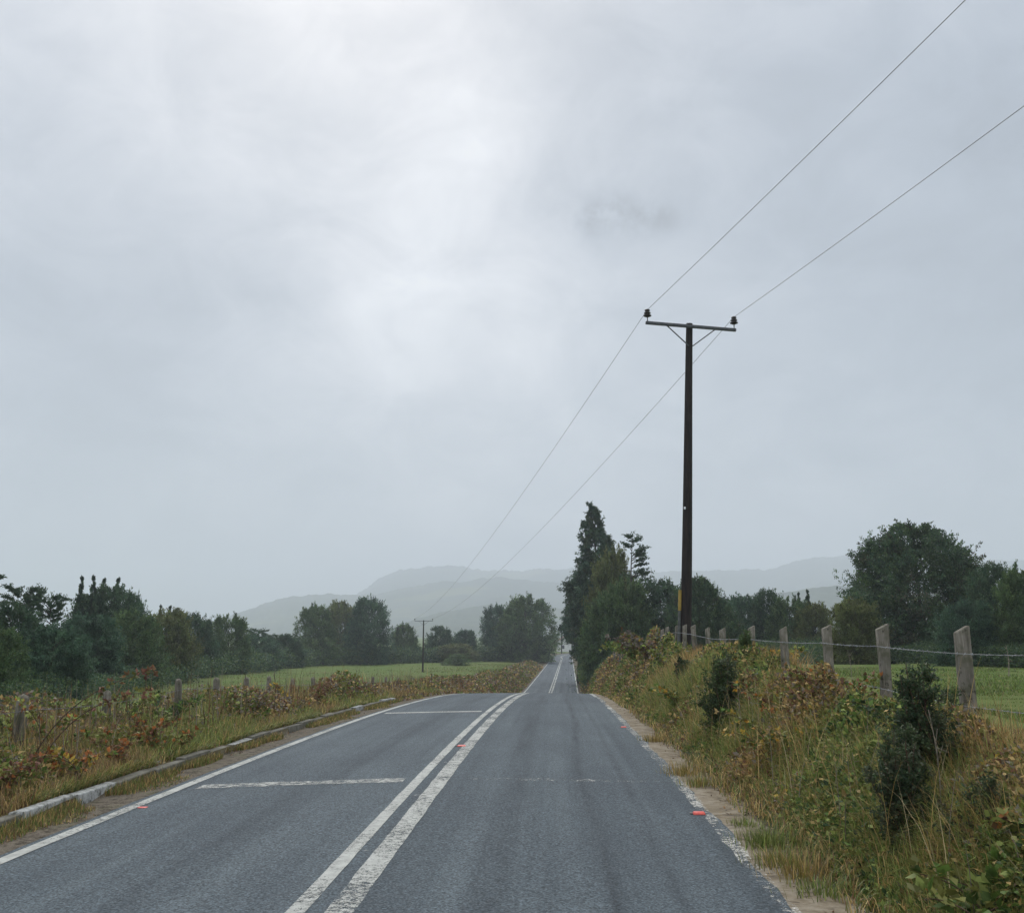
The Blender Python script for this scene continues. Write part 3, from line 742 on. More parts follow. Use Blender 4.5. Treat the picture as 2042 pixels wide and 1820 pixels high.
mass('undergrowth', pline([(1222, 96), (1250, 88), (1330, 86), (1450, 100), (1580, 98), (1680, 76), (1800, 72), (1920, 66), (2060, 58), (2300, 54)]),
     'dark undergrowth along the foot of the trees on the right', 110000, DARK + GREEN, 3.0, 2.6, (.24, .14), 6)

# ------------------------------------------------------------------ haze
# (box built further below)

# ------------------------------------------------------------------ utility poles and wires
AXD = norm(np.array([-.195, 1.0, 0]))           # run of the line
AXC = np.array([AXD[1], -AXD[0], 0])            # crossarm direction (to the right)
def lathe(g, prof_, n=20, c=(0, 0, 0), top=True):
    pr = np.array(prof_); a = np.arange(n) / n * 2 * PI
    V = np.stack([pr[:, 0][:, None] * np.cos(a), pr[:, 0][:, None] * np.sin(a), np.repeat(pr[:, 1][:, None], n, 1)], -1) + np.array(c)
    m_ = len(pr); i = np.arange(m_ - 1)[:, None] * n; j = np.arange(n)[None]; k = (j + 1) % n
    g.add(V.reshape(-1, 3), np.stack([i + j, i + k, i + n + k, i + n + j], -1).reshape(-1, 4))
    g.add(V[0], [list(range(n))[::-1]]); g.add(V[-1], [list(range(n))])
def make_pole(base, topv, arm, label, thick=1.0, guard=False, tilt=0.0, r0=.165, r1=.095):
    root = empty('utility_pole', tuple(base), label, 'utility pole', 'wooden power poles with a crossarm')
    t = topv - base; hgt = np.linalg.norm(t)
    f = np.linspace(-.03, 1, 14)[:, None]
    g = Geo(); wob = np.stack([np.sin(f[:, 0] * 5) * .008, np.cos(f[:, 0] * 4) * .006, 0 * f[:, 0]], 1)
    tube(g, t * f + wob, (r0 + (r1 - r0) * np.clip(f[:, 0], 0, 1)) * thick, 18)
    link('shaft', g.mesh('shaft', M['creosote'], True), root)
    ax = norm(AXC + np.array([0, 0, tilt])); up = norm(t); fw = norm(np.cross(up, ax)); up2 = np.cross(ax, fw)
    Mx = np.stack([ax, fw, up2], 1)
    # crossarm on the camera side of the shaft
    cpt = t * (1 - .09 / hgt * 1.3) - fw * (r1 * thick + .045) * (1 if fw[1] > 0 else -1)
    g = Geo(); box(g, (0, 0, 0), (arm, .085 * thick, .085 * thick))
    me = bevel(g.mesh('crossarm', M['steel']), .006); o = link('crossarm', me, root, tuple(cpt)); o.rotation_euler = Matrix(Mx.tolist()).to_euler()
    for s in (-1, 1):
        a = cpt + ax * (s * arm * .27) - up2 * .03 - fw * 0; b = t * (1 - .70 / hgt) - fw * (r1 * thick + .03) * (1 if fw[1] > 0 else -1) + ax * s * r1 * .6
        g = Geo(); tube(g, [a, b], .018 * thick, 6); link('brace', g.mesh('brace', M['steel'], True), root)
    ins = []
    for s in (-1, 1):
        p = cpt + ax * (s * (arm / 2 - .05)) + up2 * .0425 * thick
        g = Geo(); lathe(g, [(.05, .12), (.062, .13), (.105, .145), (.108, .165), (.065, .185), (.06, .20), (.09, .215), (.092, .24), (.05, .258), (.045, .27), (.07, .285), (.072, .315), (.045, .335), (.02, .34)])
        o = link('insulator', g.mesh('insulator', M['porcelain'], True), root, tuple(p)); o.scale = (thick * 1.08,) * 3
        g = Geo(); tube(g, [(0, 0, 0), (0, 0, .13)], .013, 8); link('pin', g.mesh('pin', M['steel'], True), o)
        ins.append(base + p + np.array([0, 0, .345 * thick]))
    return root, t, ins, fw
PB = np.array([*at(1364, 1262, 29.0)[:2], 0]); PB[2] = gz(PB[0], PB[1])
PT = at(1374.5, 646, 29.0)
pole1, t1, ins1, fw1 = make_pole(PB, PT, 2.72, 'tall dark wooden utility pole standing behind the fence on the right', guard=True, tilt=-.035)
sidev = -AXC
def on_pole(z, off):
    return t1 * (z / t1[2]) + off
zy1 = at(1350, 1176, 29)[2] - PB[2]; zy0 = at(1350, 1217, 29)[2] - PB[2]
rr = lambda z: .165 + (-.07) * z / t1[2]
g = Geo(); tube(g, [on_pole(z, np.array([-1, -.25, 0]) * (rr(z) + .028)) for z in (0, zy0)], .045, 10); gd = link('cable_guard', g.mesh('cable_guard', M['pvc'], True), pole1)
g = Geo(); tube(g, [on_pole(z, np.array([-1, -.25, 0]) * (rr(z) + .028)) for z in (zy0, zy1)], .047, 10); o = link('guard_sleeve', g.mesh('guard_sleeve', M['yellow'], True), gd); o["label"] = 'yellow upper end of the cable guard'
zt = at(1364, 1014, 29)[2] - PB[2]; xt = at(1365, 1014, 28.84)[0] - PB[0]
g = Geo(); box(g, (xt, t1[1] * zt / t1[2] - rr(zt) - .004, zt), (.05, .012, .07)); link('sky_hole_plate', g.mesh('sky_hole_plate', M['sky_pale']), pole1)  # pale plate standing in for sky seen through the bolt hole
P2 = np.array([*at(843.5, 1262, 151.0)[:2], 0]); P2[2] = gz(P2[0], P2[1])
pole2, t2, ins2, _ = make_pole(P2, at(844.5, 1236, 151), 2.7, 'far utility pole standing in the left field with a wide crossarm', thick=.85)
P3 = np.array([*at(792, 1262, 214.0)[:2], 0]); P3[2] = gz(P3[0], P3[1])
pole3, t3, ins3, _ = make_pole(P3, at(792, 1250, 214), 2.2, 'farthest thin utility pole left of the crossarm pole', thick=1.0)
P4 = np.array([*at(1119, 1262, 338.0)[:2], 0]); P4[2] = gz(P4[0], P4[1])
make_pole(P4, at(1119, 1250, 338), 2.8, 'tiny utility pole at the end of the far road by the house', thick=1.3)

def span(a, b, sag, n=40):
    s = np.linspace(0, 1, n)[:, None]
    P = a * (1 - s) + b * s; P[:, 2] -= (4 * sag * s * (1 - s))[:, 0]; return P
for k, (lab, pxe) in enumerate((('left wire of the power line running from top right over the far fields', (1925, 0)), ('right wire of the power line, leaving the photo at its right edge', (2041, 212)))):
    a = ins1[k]
    d = ray(*pxe)                                        # behind and beside the camera: the same straight run, seen rising out of the frame
    # horizontal run along the line; the height follows the sight line through the frame edge
    hd = np.array([.205, -1.0])
    A2 = np.array([[hd[0], -d[0]], [hd[1], -d[1]]]); tl = np.linalg.solve(A2, -a[:2])
    q = np.array([a[0] + hd[0] * tl[0], a[1] + hd[1] * tl[0], CAMZ + d[2] * tl[1]])
    s1 = (q[2] - a[2]) / tl[0]
    run = 72.0
    # parabola through a and q, back end 0.6 m above a
    T = np.linspace(0, run, 60); cq = ((.6 / run) - s1) / (run - tl[0]) ; bq = s1 - cq * tl[0]
    back = np.stack([a[0] + hd[0] * T, a[1] + hd[1] * T, a[2] + bq * T + cq * T * T], 1)[::-1]
    P = np.concatenate([back, span(a, ins2[k], 1.5)[1:], span(ins2[k], ins3[k], .8)[1:]])
    yy = np.clip(P[:, 1], 0, None)
    g = Geo(); tube(g, P, np.interp(P[:, 1], [-40, 25, 30, 150, 214], [.006, .0065, .0065, .0075, .007]), 6)
    tag(link('power_wire', g.mesh('power_wire', M['wire'], True)), lab, 'power wire', 'wires of the power line')

# ------------------------------------------------------------------ fences
def make_fence(name, label, posts, seed, wires, flat_top, wmat):
    rng = np.random.default_rng(seed)
    base = posts[0][:3]
    root = empty(name, tuple(base), label, 'fence')
    tops = []
    for (x, y, z, h, w, lean, lab) in posts:
        g = Geo()
        if flat_top:   # sawn post with a slanted top
            f = np.array([-.3, 0, h * .5, h])
            for q in range(1): pass
            V = []
            for zz in f:
                jw = rng.normal(0, .006, (4, 2))
                for c_, (sx, sy) in enumerate(((-1, -1), (1, -1), (1, 1), (-1, 1))):
                    zt_ = zz + ((.035 if sx > 0 else -.03) * w / .13 if zz == h else 0)
                    V.append((sx * w / 2 + jw[c_, 0], sy * w * .34 + jw[c_, 1], zt_))
            F = []
            for r in range(3):
                for c_ in range(4): F.append([r * 4 + c_, r * 4 + (c_ + 1) % 4, r * 4 + 4 + (c_ + 1) % 4, r * 4 + 4 + c_])
            F.append([12, 13, 14, 15]); g.add(V, F)
            me = bevel(g.mesh('post', M['timber']), .007, 1)
        else:
            zs = np.array([-.3, 0, h * .4, h * .75, h - .05, h - .018, h]); rr_ = np.array([.5, .5, .5, .49, .46, .33, .1]) * w
            lathe(g, np.stack([rr_, zs], 1), 12); me = g.mesh('post', M['timber'], True)
        o = link('post', me, root, (x - base[0], y - base[1], z - base[2]))
        o.rotation_euler = (rng.normal(0, .02), lean, rng.normal(0, .12))
        if lab: o["label"] = lab
        tops.append(np.array([x + math.sin(lean) * h, y, z + h]))
    for dz, fx in wires:
        P = []
        for a, b in zip(tops[:-1], tops[1:]):
            s = np.linspace(0, 1, 14)[:-1, None]; q = a * (1 - s) + b * s
            q[:, 2] += -dz - .014 * (4 * s * (1 - s))[:, 0] * rng.uniform(.3, 1); q[:, 0] += fx; P.append(q)
        P.append((tops[-1] + np.array([fx, 0, -dz]))[None]); P = np.concatenate(P)
        g = Geo(); tube(g, P, np.interp(P[:, 1], [5, 60], [.0024, .007]), 5)
        L = np.cumsum(np.r_[0, np.linalg.norm(np.diff(P, axis=0), axis=1)])
        for s in np.arange(.05, min(L[-1], 30), .13):           # barbs
            q = np.array([np.interp(s, L, P[:, c_]) for c_ in range(3)])
            for sg in (-1, 1):
                dv = norm(rng.normal(size=3)) * .017; tube(g, [q - dv, q + dv], .0026, 3, cap=False)
        V = np.concatenate(g.V) - base; g.V = [V]
        link('barbed_wire', g.mesh('barbed_wire', wmat), root)
    return root
rp = np.random.default_rng(9)
posts = []
FX = 3.57
meas = [(1921, 1254, 'thickest nearest post'), (1760, 1249, None), (1650, 1249, None), (1565, 1252, None), (1497, 1250, None), (1442, 1254, None), (1411, 1252, None), (1385, 1247, None), (1363, 1246, None), (1346, 1246, None),
        (1331, 1250, None), (1318, 1255, None), (1307, 1260, None), (1297, 1264, None), (1288, 1268, None), (1280, 1272, None), (1272, 1275, None), (1265, 1278, None), (1259, 1281, None), (1252, 1284, None), (1247, 1286, None), (1241, 1289, None), (1236, 1291, None), (1231, 1294, None), (1226, 1297, None)]
def rp_(x, top, lab, lean, w):
    Y = FX * FPX / (x - 1097); P = at(x, top, Y); z = gz(P[0], Y)
    return (P[0], Y, z, P[2] - z, w, lean, lab)
# two posts nearer than the frame edge so the wires run out of the picture
for Yn in (4.6, 6.7):
    posts.append((FX + .02, Yn, gz(FX, Yn), 1.0, .14, .02, None))
for k, (x, tp, lab) in enumerate(meas):
    posts.append(rp_(x, tp, lab, float(rp.normal(-.02, .03)) if k > 3 else (-.02, -.03, -.01, -.04)[k], .118 if k == 0 else .112 * rp.uniform(.88, 1.05)))
make_fence('wire_fence', 'barbed wire fence of grey sawn posts along the right bank', posts, 3, ((.20, -.07), (.62, -.07)), True, M['barbwire'])
posts = []
for Y, tpz, w in ((7.6, None, .12), (9.7, None, .12), (11.95, 1383, .145), (14.4, None, .12), (17.2, 1352, .12), (19.1, 1350, .13), (20.9, 1349, .12), (22.7, 1347, .11), (24.9, None, .12), (27, None, .12), (29.1, None, .12), (31.2, 1349, .12), (33.4, 1350, .12), (36, None, .12), (39, None, .12), (42, None, .12), (46, None, .12)):
    x = -6.15; z = gz(x, Y); h = .93
    if tpz: h = max(.8, at(1097 + x * FPX / Y, tpz, Y)[2] - z)
    posts.append((x, Y, z, h, w, float(rp.normal(0, .03)), 'pale round-topped post nearest the left edge' if tpz == 1383 else None))
make_fence('wire_fence', 'old fence of round-topped posts half lost in brambles on the left', posts, 5, ((.18, .08), (.5, .08)), False, M['wire'])

# ------------------------------------------------------------------ small things on the road
def stud(px, py, label, sc_=1.0, flatz=1.0):
    d = ray(px, py); Y = 8
    ys = np.arange(4, 46, .01); zz = CAMZ + d[2] / d[1] * ys; xx = d[0] / d[1] * ys
    iz = np.argmax(zz <= ROADZ(ys) + .0); x, y = xx[iz], ys[iz]
    z = float(edge_z(x - xc(y), y))
    root = empty('road_stud', (x, y, z + .002), label, 'road stud', 'red studs on the road')
    root.scale = (sc_, sc_, sc_ * flatz)
    g = Geo(); V = [(-.055, -.05, 0), (.055, -.05, 0), (.055, .05, 0), (-.055, .05, 0), (-.045, -.02, .022), (.045, -.02, .022), (.045, .02, .022), (-.045, .02, .022)]
    g.add(V, [[3, 2, 1, 0], [4, 5, 6, 7], [0, 1, 5, 4], [1, 2, 6, 5], [2, 3, 7, 6], [3, 0, 4, 7]])
    link('body', bevel(g.mesh('body', M['redstud']), .003, 1), root)
    g = Geo(); box(g, (-.068, 0, .006), (.024, .05, .01)); link('base_plate', g.mesh('base_plate', M['studbase']), root)
stud(1393, 1617, 'bright red road stud lying near the right road edge')
stud(920, 1487, 'red road stud between the double centre lines', 1.1, .7)
stud(285, 1604, 'flattened red road stud by the left edge line', .75, .3)
stud(1243, 1447, 'far red road stud at the right road edge', .9, .8)

d = hit(677, 1534); g = Geo(); rg = np.random.default_rng(4)
for a in (.1, .5, -.3):
    P = [d + np.array([-.12 + .3 * a, .03 * a, .012]), d + np.array([.1, .05 + .1 * a, .03]), d + np.array([.34, .06 + .2 * a, .014])]
    tube(g, P, [.008, .007, .003], 5)
V = np.concatenate(g.V) - d; g.V = [V]
tw = empty('twig', tuple(d), 'brown dead twig lying on the nearer cross stripe', 'twig')
link('stem', g.mesh('stem', M['stem'], True), tw)
g = Geo(); n_ = 9; leaves(g, rg.normal(0, .06, (n_, 3)) * np.array([1, .5, .1]) + np.array([0, 0, .02]), rg.normal(size=(n_, 3)) * np.array([1, 1, .4]), .07, .04, np.tile([[.22, .09, .05]], (n_, 1)), rg)
link('leaf_cluster', g.mesh('leaf_cluster', M['leaf']), tw)

# ------------------------------------------------------------------ far house
hp = at(1132, 1262, 372); hz = -5.2
house = empty('house', (hp[0], 372, hz), 'small white house with red roof at the end of the road', 'house')
g = Geo(); w2, l2, e2, r2 = 4.0, 5.0, 4.0, 6.3
g.add([(-w2, -l2, 0), (w2, -l2, 0), (w2, l2, 0), (-w2, l2, 0), (-w2, -l2, e2), (w2, -l2, e2), (w2, l2, e2), (-w2, l2, e2), (0, -l2, r2), (0, l2, r2)], [[0, 1, 5, 4], [1, 2, 6, 5], [2, 3, 7, 6], [3, 0, 4, 7]])
g.F.append(np.array([[4, 5, 8], [6, 7, 9]])); link('wall', g.mesh('wall', M['whitewall']), house)
g = Geo()
for s in (-1, 1):
    a = np.array([s * (w2 + .5), e2 - .25]); b = np.array([0, r2 + .04])
    V = [(a[0], -l2 - .5, a[1]), (b[0], -l2 - .5, b[1]), (b[0], l2 + .5, b[1]), (a[0], l2 + .5, a[1])]; V += [(x, y, z + .12) for x, y, z in V]
    g.add(V, [[0, 1, 2, 3], [7, 6, 5, 4], [0, 4, 5, 1], [2, 6, 7, 3], [0, 3, 7, 4], [1, 5, 6, 2]])
link('roof', g.mesh('roof', M['redroof']), house)
for x in (-2, 1.8):
    g = Geo(); box(g, (x, -l2 - .02, 2.0), (1.2, .08, 1.2)); link('window', g.mesh('window', M['windowdark']), house)

# ------------------------------------------------------------------ verge vegetation
def pal_pick(rng, n, pal, w):
    pal = np.array(pal); w = np.array(w, float); w /= w.sum()
    return pal[rng.choice(len(pal), n, p=w)] * rng.uniform(.55, 1.5, n)[:, None]
OL = (.165, .168, .048); GRN = (.098, .160, .036); BRN = (.195, .118, .060); RED = (.185, .092, .062); TAN = (.44, .31, .125); ORG = (.36, .14, .045); YEL = (.44, .31, .06); DGR = (.045, .080, .034); GRY = (.20, .175, .145)
LGR = (.26, .31, .085)
def logu(rng, a, b, n): return a * (b / a) ** rng.uniform(0, 1, n)

# left bramble mass
rng = np.random.default_rng(21); n_ = 250000
Y = np.concatenate([logu(rng, 6.0, 60, n_ * 3 // 4), logu(rng, 55, 190, n_ // 4)])
n_ = len(Y)
near = Y < 60
wid = np.interp(Y, [6, 30, 60, 100, 200], [3.2, 3.4, 4.6, 4.5, 4.0])
s = -3.42 - wid * rng.uniform(0, 1, n_) ** .9
s = np.where(Y > 30, s + .35, s)
X = xc(Y) + s
lump = fbm(X * .55, Y * .42, 71, 3)
edge = sstep(.1, 1.0, -3.35 - s) * (1 - .35 * sstep(wid * .75, wid, -3.4 - s))
hh = (.13 + 1.32 * np.clip(lump - .19, 0, 1)) * edge * np.interp(Y, [6, 12, 40, 80, 200], [1.0, 1.05, 1.0, 1.1, 1.0])
Z = ground_z(X, Y) + hh * rng.uniform(0, 1, n_) ** .55
hue = fbm(X * .8, Y * .5, 81, 3) ; tone = rng.uniform(0, 1, n_)
A_ = pal_pick(rng, n_, [OL, GRN, LGR, TAN, BRN, GRY], [5, 2.5, .8, 1.6, 1.4, 1.2])
B_ = pal_pick(rng, n_, [BRN, RED, GRY, TAN, OL, ORG], [4.5, 1, 4.5, 1.5, 3, .08])
C = np.where((tone < sstep(.36, .62, hue))[:, None], B_, A_)
D = rng.normal(size=(n_, 3)); D[:, 2] = D[:, 2] * .6 + .25
scl = .040 * (1 + Y / 20) * rng.uniform(.5, 1.3, n_)
g = Geo(); leaves(g, np.stack([X, Y, Z], 1), D, scl, scl * .62, C, rng, .6)
tag(link('bramble_thicket', g.mesh('bramble_thicket', M['leaf'])), 'tangled brown and olive bramble thicket along the left verge', 'brambles', kind='stuff')
# left grass
rng = np.random.default_rng(22); nc_ = 4200; per = 40
Yc = logu(rng, 5.3, 75, nc_); sc_ = -3.36 - 3.9 * rng.uniform(0, 1, nc_) ** 1.2 - np.where(Yc > 30, .2, 0); Xc = xc(Yc) + sc_; ci = np.repeat(np.arange(nc_), per); n_ = nc_ * per
X = Xc[ci] + rng.normal(0, .08, n_) * (1 + Yc[ci] / 30); Y = Yc[ci] + rng.normal(0, .10, n_) * (1 + Yc[ci] / 25); s = X - xc(Y)
cl = fbm(Xc * 1.3, Yc * .8, 91, 3)[ci]
dry = fbm(Xc * .8 + 9, Yc * .45, 96, 3)[ci]
A_ = pal_pick(rng, n_, [OL, LGR, GRN, TAN], [3, 3, 2, 1]); B_ = pal_pick(rng, n_, [TAN, BRN, (.24, .17, .09), OL], [3, 2, 2, 2])
C = np.where((rng.uniform(0, 1, n_) < sstep(.38, .6, dry))[:, None], B_, A_)
h = (.16 + .85 * cl * sstep(-.1, 1.2, -3.4 - s)) * rng.uniform(.45, 1.3, n_) * sstep(3.30, 3.42, -s)
g = Geo(); blades(g, np.stack([X, Y, ground_z(X, Y) - .01], 1), rng.uniform(0, 2 * PI, n_), h, .0045 * (1 + Y / 12) * rng.uniform(.5, 1.4, n_), rng.uniform(.12, 1.0, n_), C, seg=3)
# thin upright weed stems
n2 = 9000; Y = logu(rng, 5.3, 30, n2); s = -3.36 - .1 * rng.uniform(0, 1, n2); X = xc(Y) + s; kp = fbm(X, Y * .8, 98, 3) > .45; X, Y = X[kp], Y[kp]; n2 = len(X)
blades(g, np.stack([X, Y, ROADZ(Y) + .03], 1), rng.normal(0, .7, n2), rng.uniform(.08, .28, n2), .0045 * (1 + Y / 14), rng.uniform(.5, 1.3, n2), pal_pick(rng, n2, [OL, TAN, LGR, GRN], [3, 2, 2, 2]), seg=3)
n2 = 2600; Y = logu(rng, 6, 60, n2); s = -3.9 - 3.2 * rng.uniform(0, 1, n2); X = xc(Y) + s
blades(g, np.stack([X, Y, ground_z(X, Y)], 1), rng.uniform(0, 2 * PI, n2), rng.uniform(.5, 1.25, n2), .006 * (1 + Y / 14), rng.uniform(.02, .45, n2), pal_pick(rng, n2, [BRN, GRY, (.07, .045, .03), TAN], [2, 2, 2, 1]), seg=3)
# scruff in the gutter
n2 = 34000; Y = logu(rng, 5.3, 34, n2); s = -2.76 - .44 * rng.uniform(0, 1, n2) ** .45; X = xc(Y) + s
kp = fbm(X * 2.2, Y * .7, 95, 3) > .60 - .22 * sstep(2.9, 3.2, -s); Y, s, X = Y[kp], s[kp], X[kp]; n2 = len(Y)
blades(g, np.stack([X, Y, ground_z(X, Y) - .005], 1), rng.uniform(0, 2 * PI, n2), rng.uniform(.02, .08, n2) * (.6 + 1.1 * sstep(2.9, 3.2, -s)), .0045 * (1 + Y / 14), rng.uniform(.2, .9, n2), pal_pick(rng, n2, [OL, TAN, BRN, GRN], [3, 2, 2, 2]), seg=2)
g2 = Geo(); rng = np.random.default_rng(45); n2 = 90000
Y = logu(rng, 12, 200, n2); X = xc(Y) - 6.5 - logu(rng, .3, 62, n2) * np.clip(Y / 90, .25, 1.4)
kp = rng.uniform(0, 1, n2) < sstep(.38, .62, fbm(X * .12, Y * .09, 46, 4)) * .9 + .1; X, Y = X[kp], Y[kp]; n2 = len(X)
blades(g2, np.stack([X, Y, ground_z(X, Y) - .01], 1), rng.uniform(0, 2 * PI, n2), rng.uniform(.06, .26, n2), .010 * (1 + Y / 18), rng.uniform(.2, 1, n2), pal_pick(rng, n2, [(.15, .18, .05), (.11, .16, .036), (.22, .20, .08)], [3, 3, 2]), seg=2)
tag(link('pasture_grass', g2.mesh('pasture_grass', M['grass'])), 'tufted yellow green grass of the field on the left', 'grass', kind='stuff')
tag(link('verge_grass', g.mesh('verge_grass', M['grass'])), 'rough grass growing behind the kerb on the left verge', 'grass', kind='stuff')

# right bank leaf mass
rng = np.random.default_rng(31); n_ = 620000
Y = np.concatenate([logu(rng, 4.2, 62, n_ * 5 // 6), logu(rng, 58, 130, n_ // 6)]); n_ = len(Y)
u = rng.uniform(0, 1, n_)
s = 3.12 + np.interp(Y, [4, 30, 60, 130], [2.0, 2.0, 2.4, 3.0]) * u
X = xc(Y) + s
lump = fbm(X * .9, Y * .6, 171, 3)
edge = sstep(0, .55, s - 3.08) * (1 - .75 * sstep(4.75, 5.3, s)) * (1 - .7 * sstep(4.2, 4.6, s) * sstep(17, 12, Y)) * (1 - .5 * sstep(24, 29, Y) * sstep(62, 48, Y) * (1 - sstep(4.0, 4.6, s)))
hh = (.14 + 1.55 * np.clip(lump - .20, 0, 1)) * edge * np.interp(Y, [4, 8, 14, 24, 28, 33, 45, 130], [.75, .8, .75, .65, 1.0, 1.6, 1.2, 1.2])
Z = ground_z(X, Y) + hh * rng.uniform(0, 1, n_) ** .55
up_ = sstep(3.5, 4.3, s + .9 * (fbm(X * 1.2, Y * .5, 177, 3) - .5)) * .76 + .24; up_ = np.maximum(up_, sstep(22, 40, Y))
keep = rng.uniform(0, 1, n_) < up_ * .9 + .1 * up_
Z = ground_z(X, Y) + hh * (.45 + .55 * up_) * rng.uniform(0, 1, n_) ** .55
X, Y, Z, s = X[keep], Y[keep], Z[keep], s[keep]; n_ = len(X)
hue = fbm(X * 1.1, Y * .7, 181, 3); tone = rng.uniform(0, 1, n_)
A_ = pal_pick(rng, n_, [OL, GRN, LGR, DGR, TAN], [4, 3, 2, 2, 1])
B_ = pal_pick(rng, n_, [BRN, TAN, OL, GRY, RED, YEL, ORG], [3, 3.5, 4, 2, .7, .25, .12])
C = np.where((tone < sstep(.36, .64, hue))[:, None], B_, A_)
D = rng.normal(size=(n_, 3)); D[:, 2] = D[:, 2] * .6 + .3
scl = .032 * (1 + Y / 14) * rng.uniform(.5, 1.35, n_)
g = Geo(); leaves(g, np.stack([X, Y, Z], 1), D, scl, scl * .55, C, rng, .6)
tag(link('bramble_thicket', g.mesh('bramble_thicket', M['leaf'])), 'tangled olive and rusty weeds covering the right bank', 'brambles', kind='stuff')
# right bank grass, in clumps
rng = np.random.default_rng(32); nc_ = 5200; per = 46
Yc = logu(rng, 4.0, 60, nc_); sc_ = 3.20 + 1.8 * rng.uniform(0, 1, nc_); Xc = xc(Yc) + sc_
cl = fbm(Xc * 1.3, Yc * .8, 191, 3)
ci = np.repeat(np.arange(nc_), per); n_ = nc_ * per
X = Xc[ci] + rng.normal(0, .07, n_) * (1 + Yc[ci] / 40); Y = Yc[ci] + rng.normal(0, .08, n_) * (1 + Yc[ci] / 30)
dry = (fbm(Xc * .9 + 40, Yc * .6, 193, 3) + .16 * sstep(3.9, 4.6, sc_))[ci]
A_ = pal_pick(rng, n_, [LGR, OL, GRN, TAN], [4, 3, 2, 2]); B_ = pal_pick(rng, n_, [TAN, (.38, .21, .085), (.30, .18, .065), OL], [4, 3, 2, 2])
C = np.where((rng.uniform(0, 1, n_) < sstep(.46, .70, dry + .10 * sstep(9, 13, Y) - .05))[:, None], B_, A_)
h = (.20 + .62 * cl[ci]) * rng.uniform(.45, 1.3, n_) * sstep(-.1, .9, X - xc(Y) - 3.0) * (1 - .62 * sstep(4.25, 4.7, X - xc(Y)) * sstep(17, 12, Y)) * (1 - .45 * sstep(24, 29, Y))
g = Geo(); blades(g, np.stack([X, Y, ground_z(X, Y) - .02], 1), rng.uniform(0, 2 * PI, n_), h, .0045 * (1 + Y / 13) * rng.uniform(.5, 1.4, n_), rng.uniform(.15, 1.15, n_), C, seg=4)
n2 = 1300; Y = logu(rng, 4.5, 45, n2); s = 3.3 + 1.5 * rng.uniform(0, 1, n2); X = xc(Y) + s
blades(g, np.stack([X, Y, ground_z(X, Y)], 1), rng.uniform(0, 2 * PI, n2), rng.uniform(.4, 1.0, n2) * (1 - .6 * sstep(4.3, 4.8, s)), .0035 * (1 + Y / 12), rng.uniform(.1, .9, n2), pal_pick(rng, n2, [TAN, GRY, BRN, (.42, .34, .20)], [3, 1, 1, 2]), seg=4)
# matted blades creeping over the shoulder
n2 = 9000; Y = logu(rng, 4.5, 40, n2); s = 3.16 - .34 * rng.uniform(0, 1, n2) ** 2.2 + .1; X = xc(Y) + s
kp = fbm(X * 2.5, Y * 1.1, 197, 3) > .46 - .1 * (s > 3.05); X, Y, s = X[kp], Y[kp], s[kp]; n2 = len(X)
blades(g, np.stack([X, Y, np.maximum(ground_z(X, Y), ROADZ(Y) - .036)], 1), rng.uniform(0, 2 * PI, n2), rng.uniform(.04, .2, n2), .005 * (1 + Y / 13), rng.uniform(.4, 1.2, n2), pal_pick(rng, n2, [OL, TAN, BRN, GRN], [3, 3, 2, 2]), seg=3)
tag(link('verge_grass', g.mesh('verge_grass', M['grass'])), 'long green and straw grass leaning over the right bank', 'grass', kind='stuff')
# right pasture, short grass behind the fence
rng = np.random.default_rng(33); n_ = 130000
Y = logu(rng, 7.5, 50, n_); X = 3.75 + logu(rng, .15, 1, n_) * (Y * .55 + 3) - .3
pt = fbm(X * .5, Y * .35, 44, 4); h = .028 * (1 + Y / 45) * rng.uniform(.4, 1.4, n_) * (.25 + 2.2 * sstep(.35, .7, pt))
C = pal_pick(rng, n_, [(.105, .165, .034), (.14, .19, .045), (.085, .125, .03), (.20, .19, .07)], [4, 3, 2, 1.5]) * (.75 + .6 * fbm(X * .9 + 9, Y * .5, 47, 3))[:, None]
g = Geo(); blades(g, np.stack([X, Y, ground_z(X, Y) - .005], 1), rng.uniform(0, 2 * PI, n_), h, .007 * (1 + Y / 12), rng.uniform(.4, 1.2, n_), C, seg=2)
tag(link('pasture_grass', g.mesh('pasture_grass', M['grass'])), 'short bright green grass of the pasture behind the right fence', 'grass', kind='stuff')

# fallen leaves and bits in the gutter and on the shoulder
rng = np.random.default_rng(36); n_ = 5200
Y = logu(rng, 4.5, 36, n_); sd_ = rng.uniform(0, 1, n_) < .6
s = np.where(sd_, 2.72 + .5 * rng.uniform(0, 1, n_) ** .6, -2.85 - .36 * rng.uniform(0, 1, n_) ** .6); X = xc(Y) + s
kp = fbm(X * 2 + 7, Y * .7, 199, 3) > .44; X, Y, s = X[kp], Y[kp], s[kp]; n_ = len(X)
D = rng.normal(size=(n_, 3)); D[:, 2] *= .15
g = Geo(); leaves(g, np.stack([X, Y, np.maximum(ground_z(X, Y), ROADZ(Y) - .034) + .008], 1), D, rng.uniform(.012, .05, n_), rng.uniform(.006, .03, n_), pal_pick(rng, n_, [(.06, .038, .026), BRN, TAN, (.10, .05, .03)], [4, 2, 1.5, 2]), rng, 3.0, .1)
tag(link('leaf_litter', g.mesh('leaf_litter', M['leaf'])), 'fallen brown leaves gathered on the shoulder and in the gutter', 'leaf litter', kind='stuff')
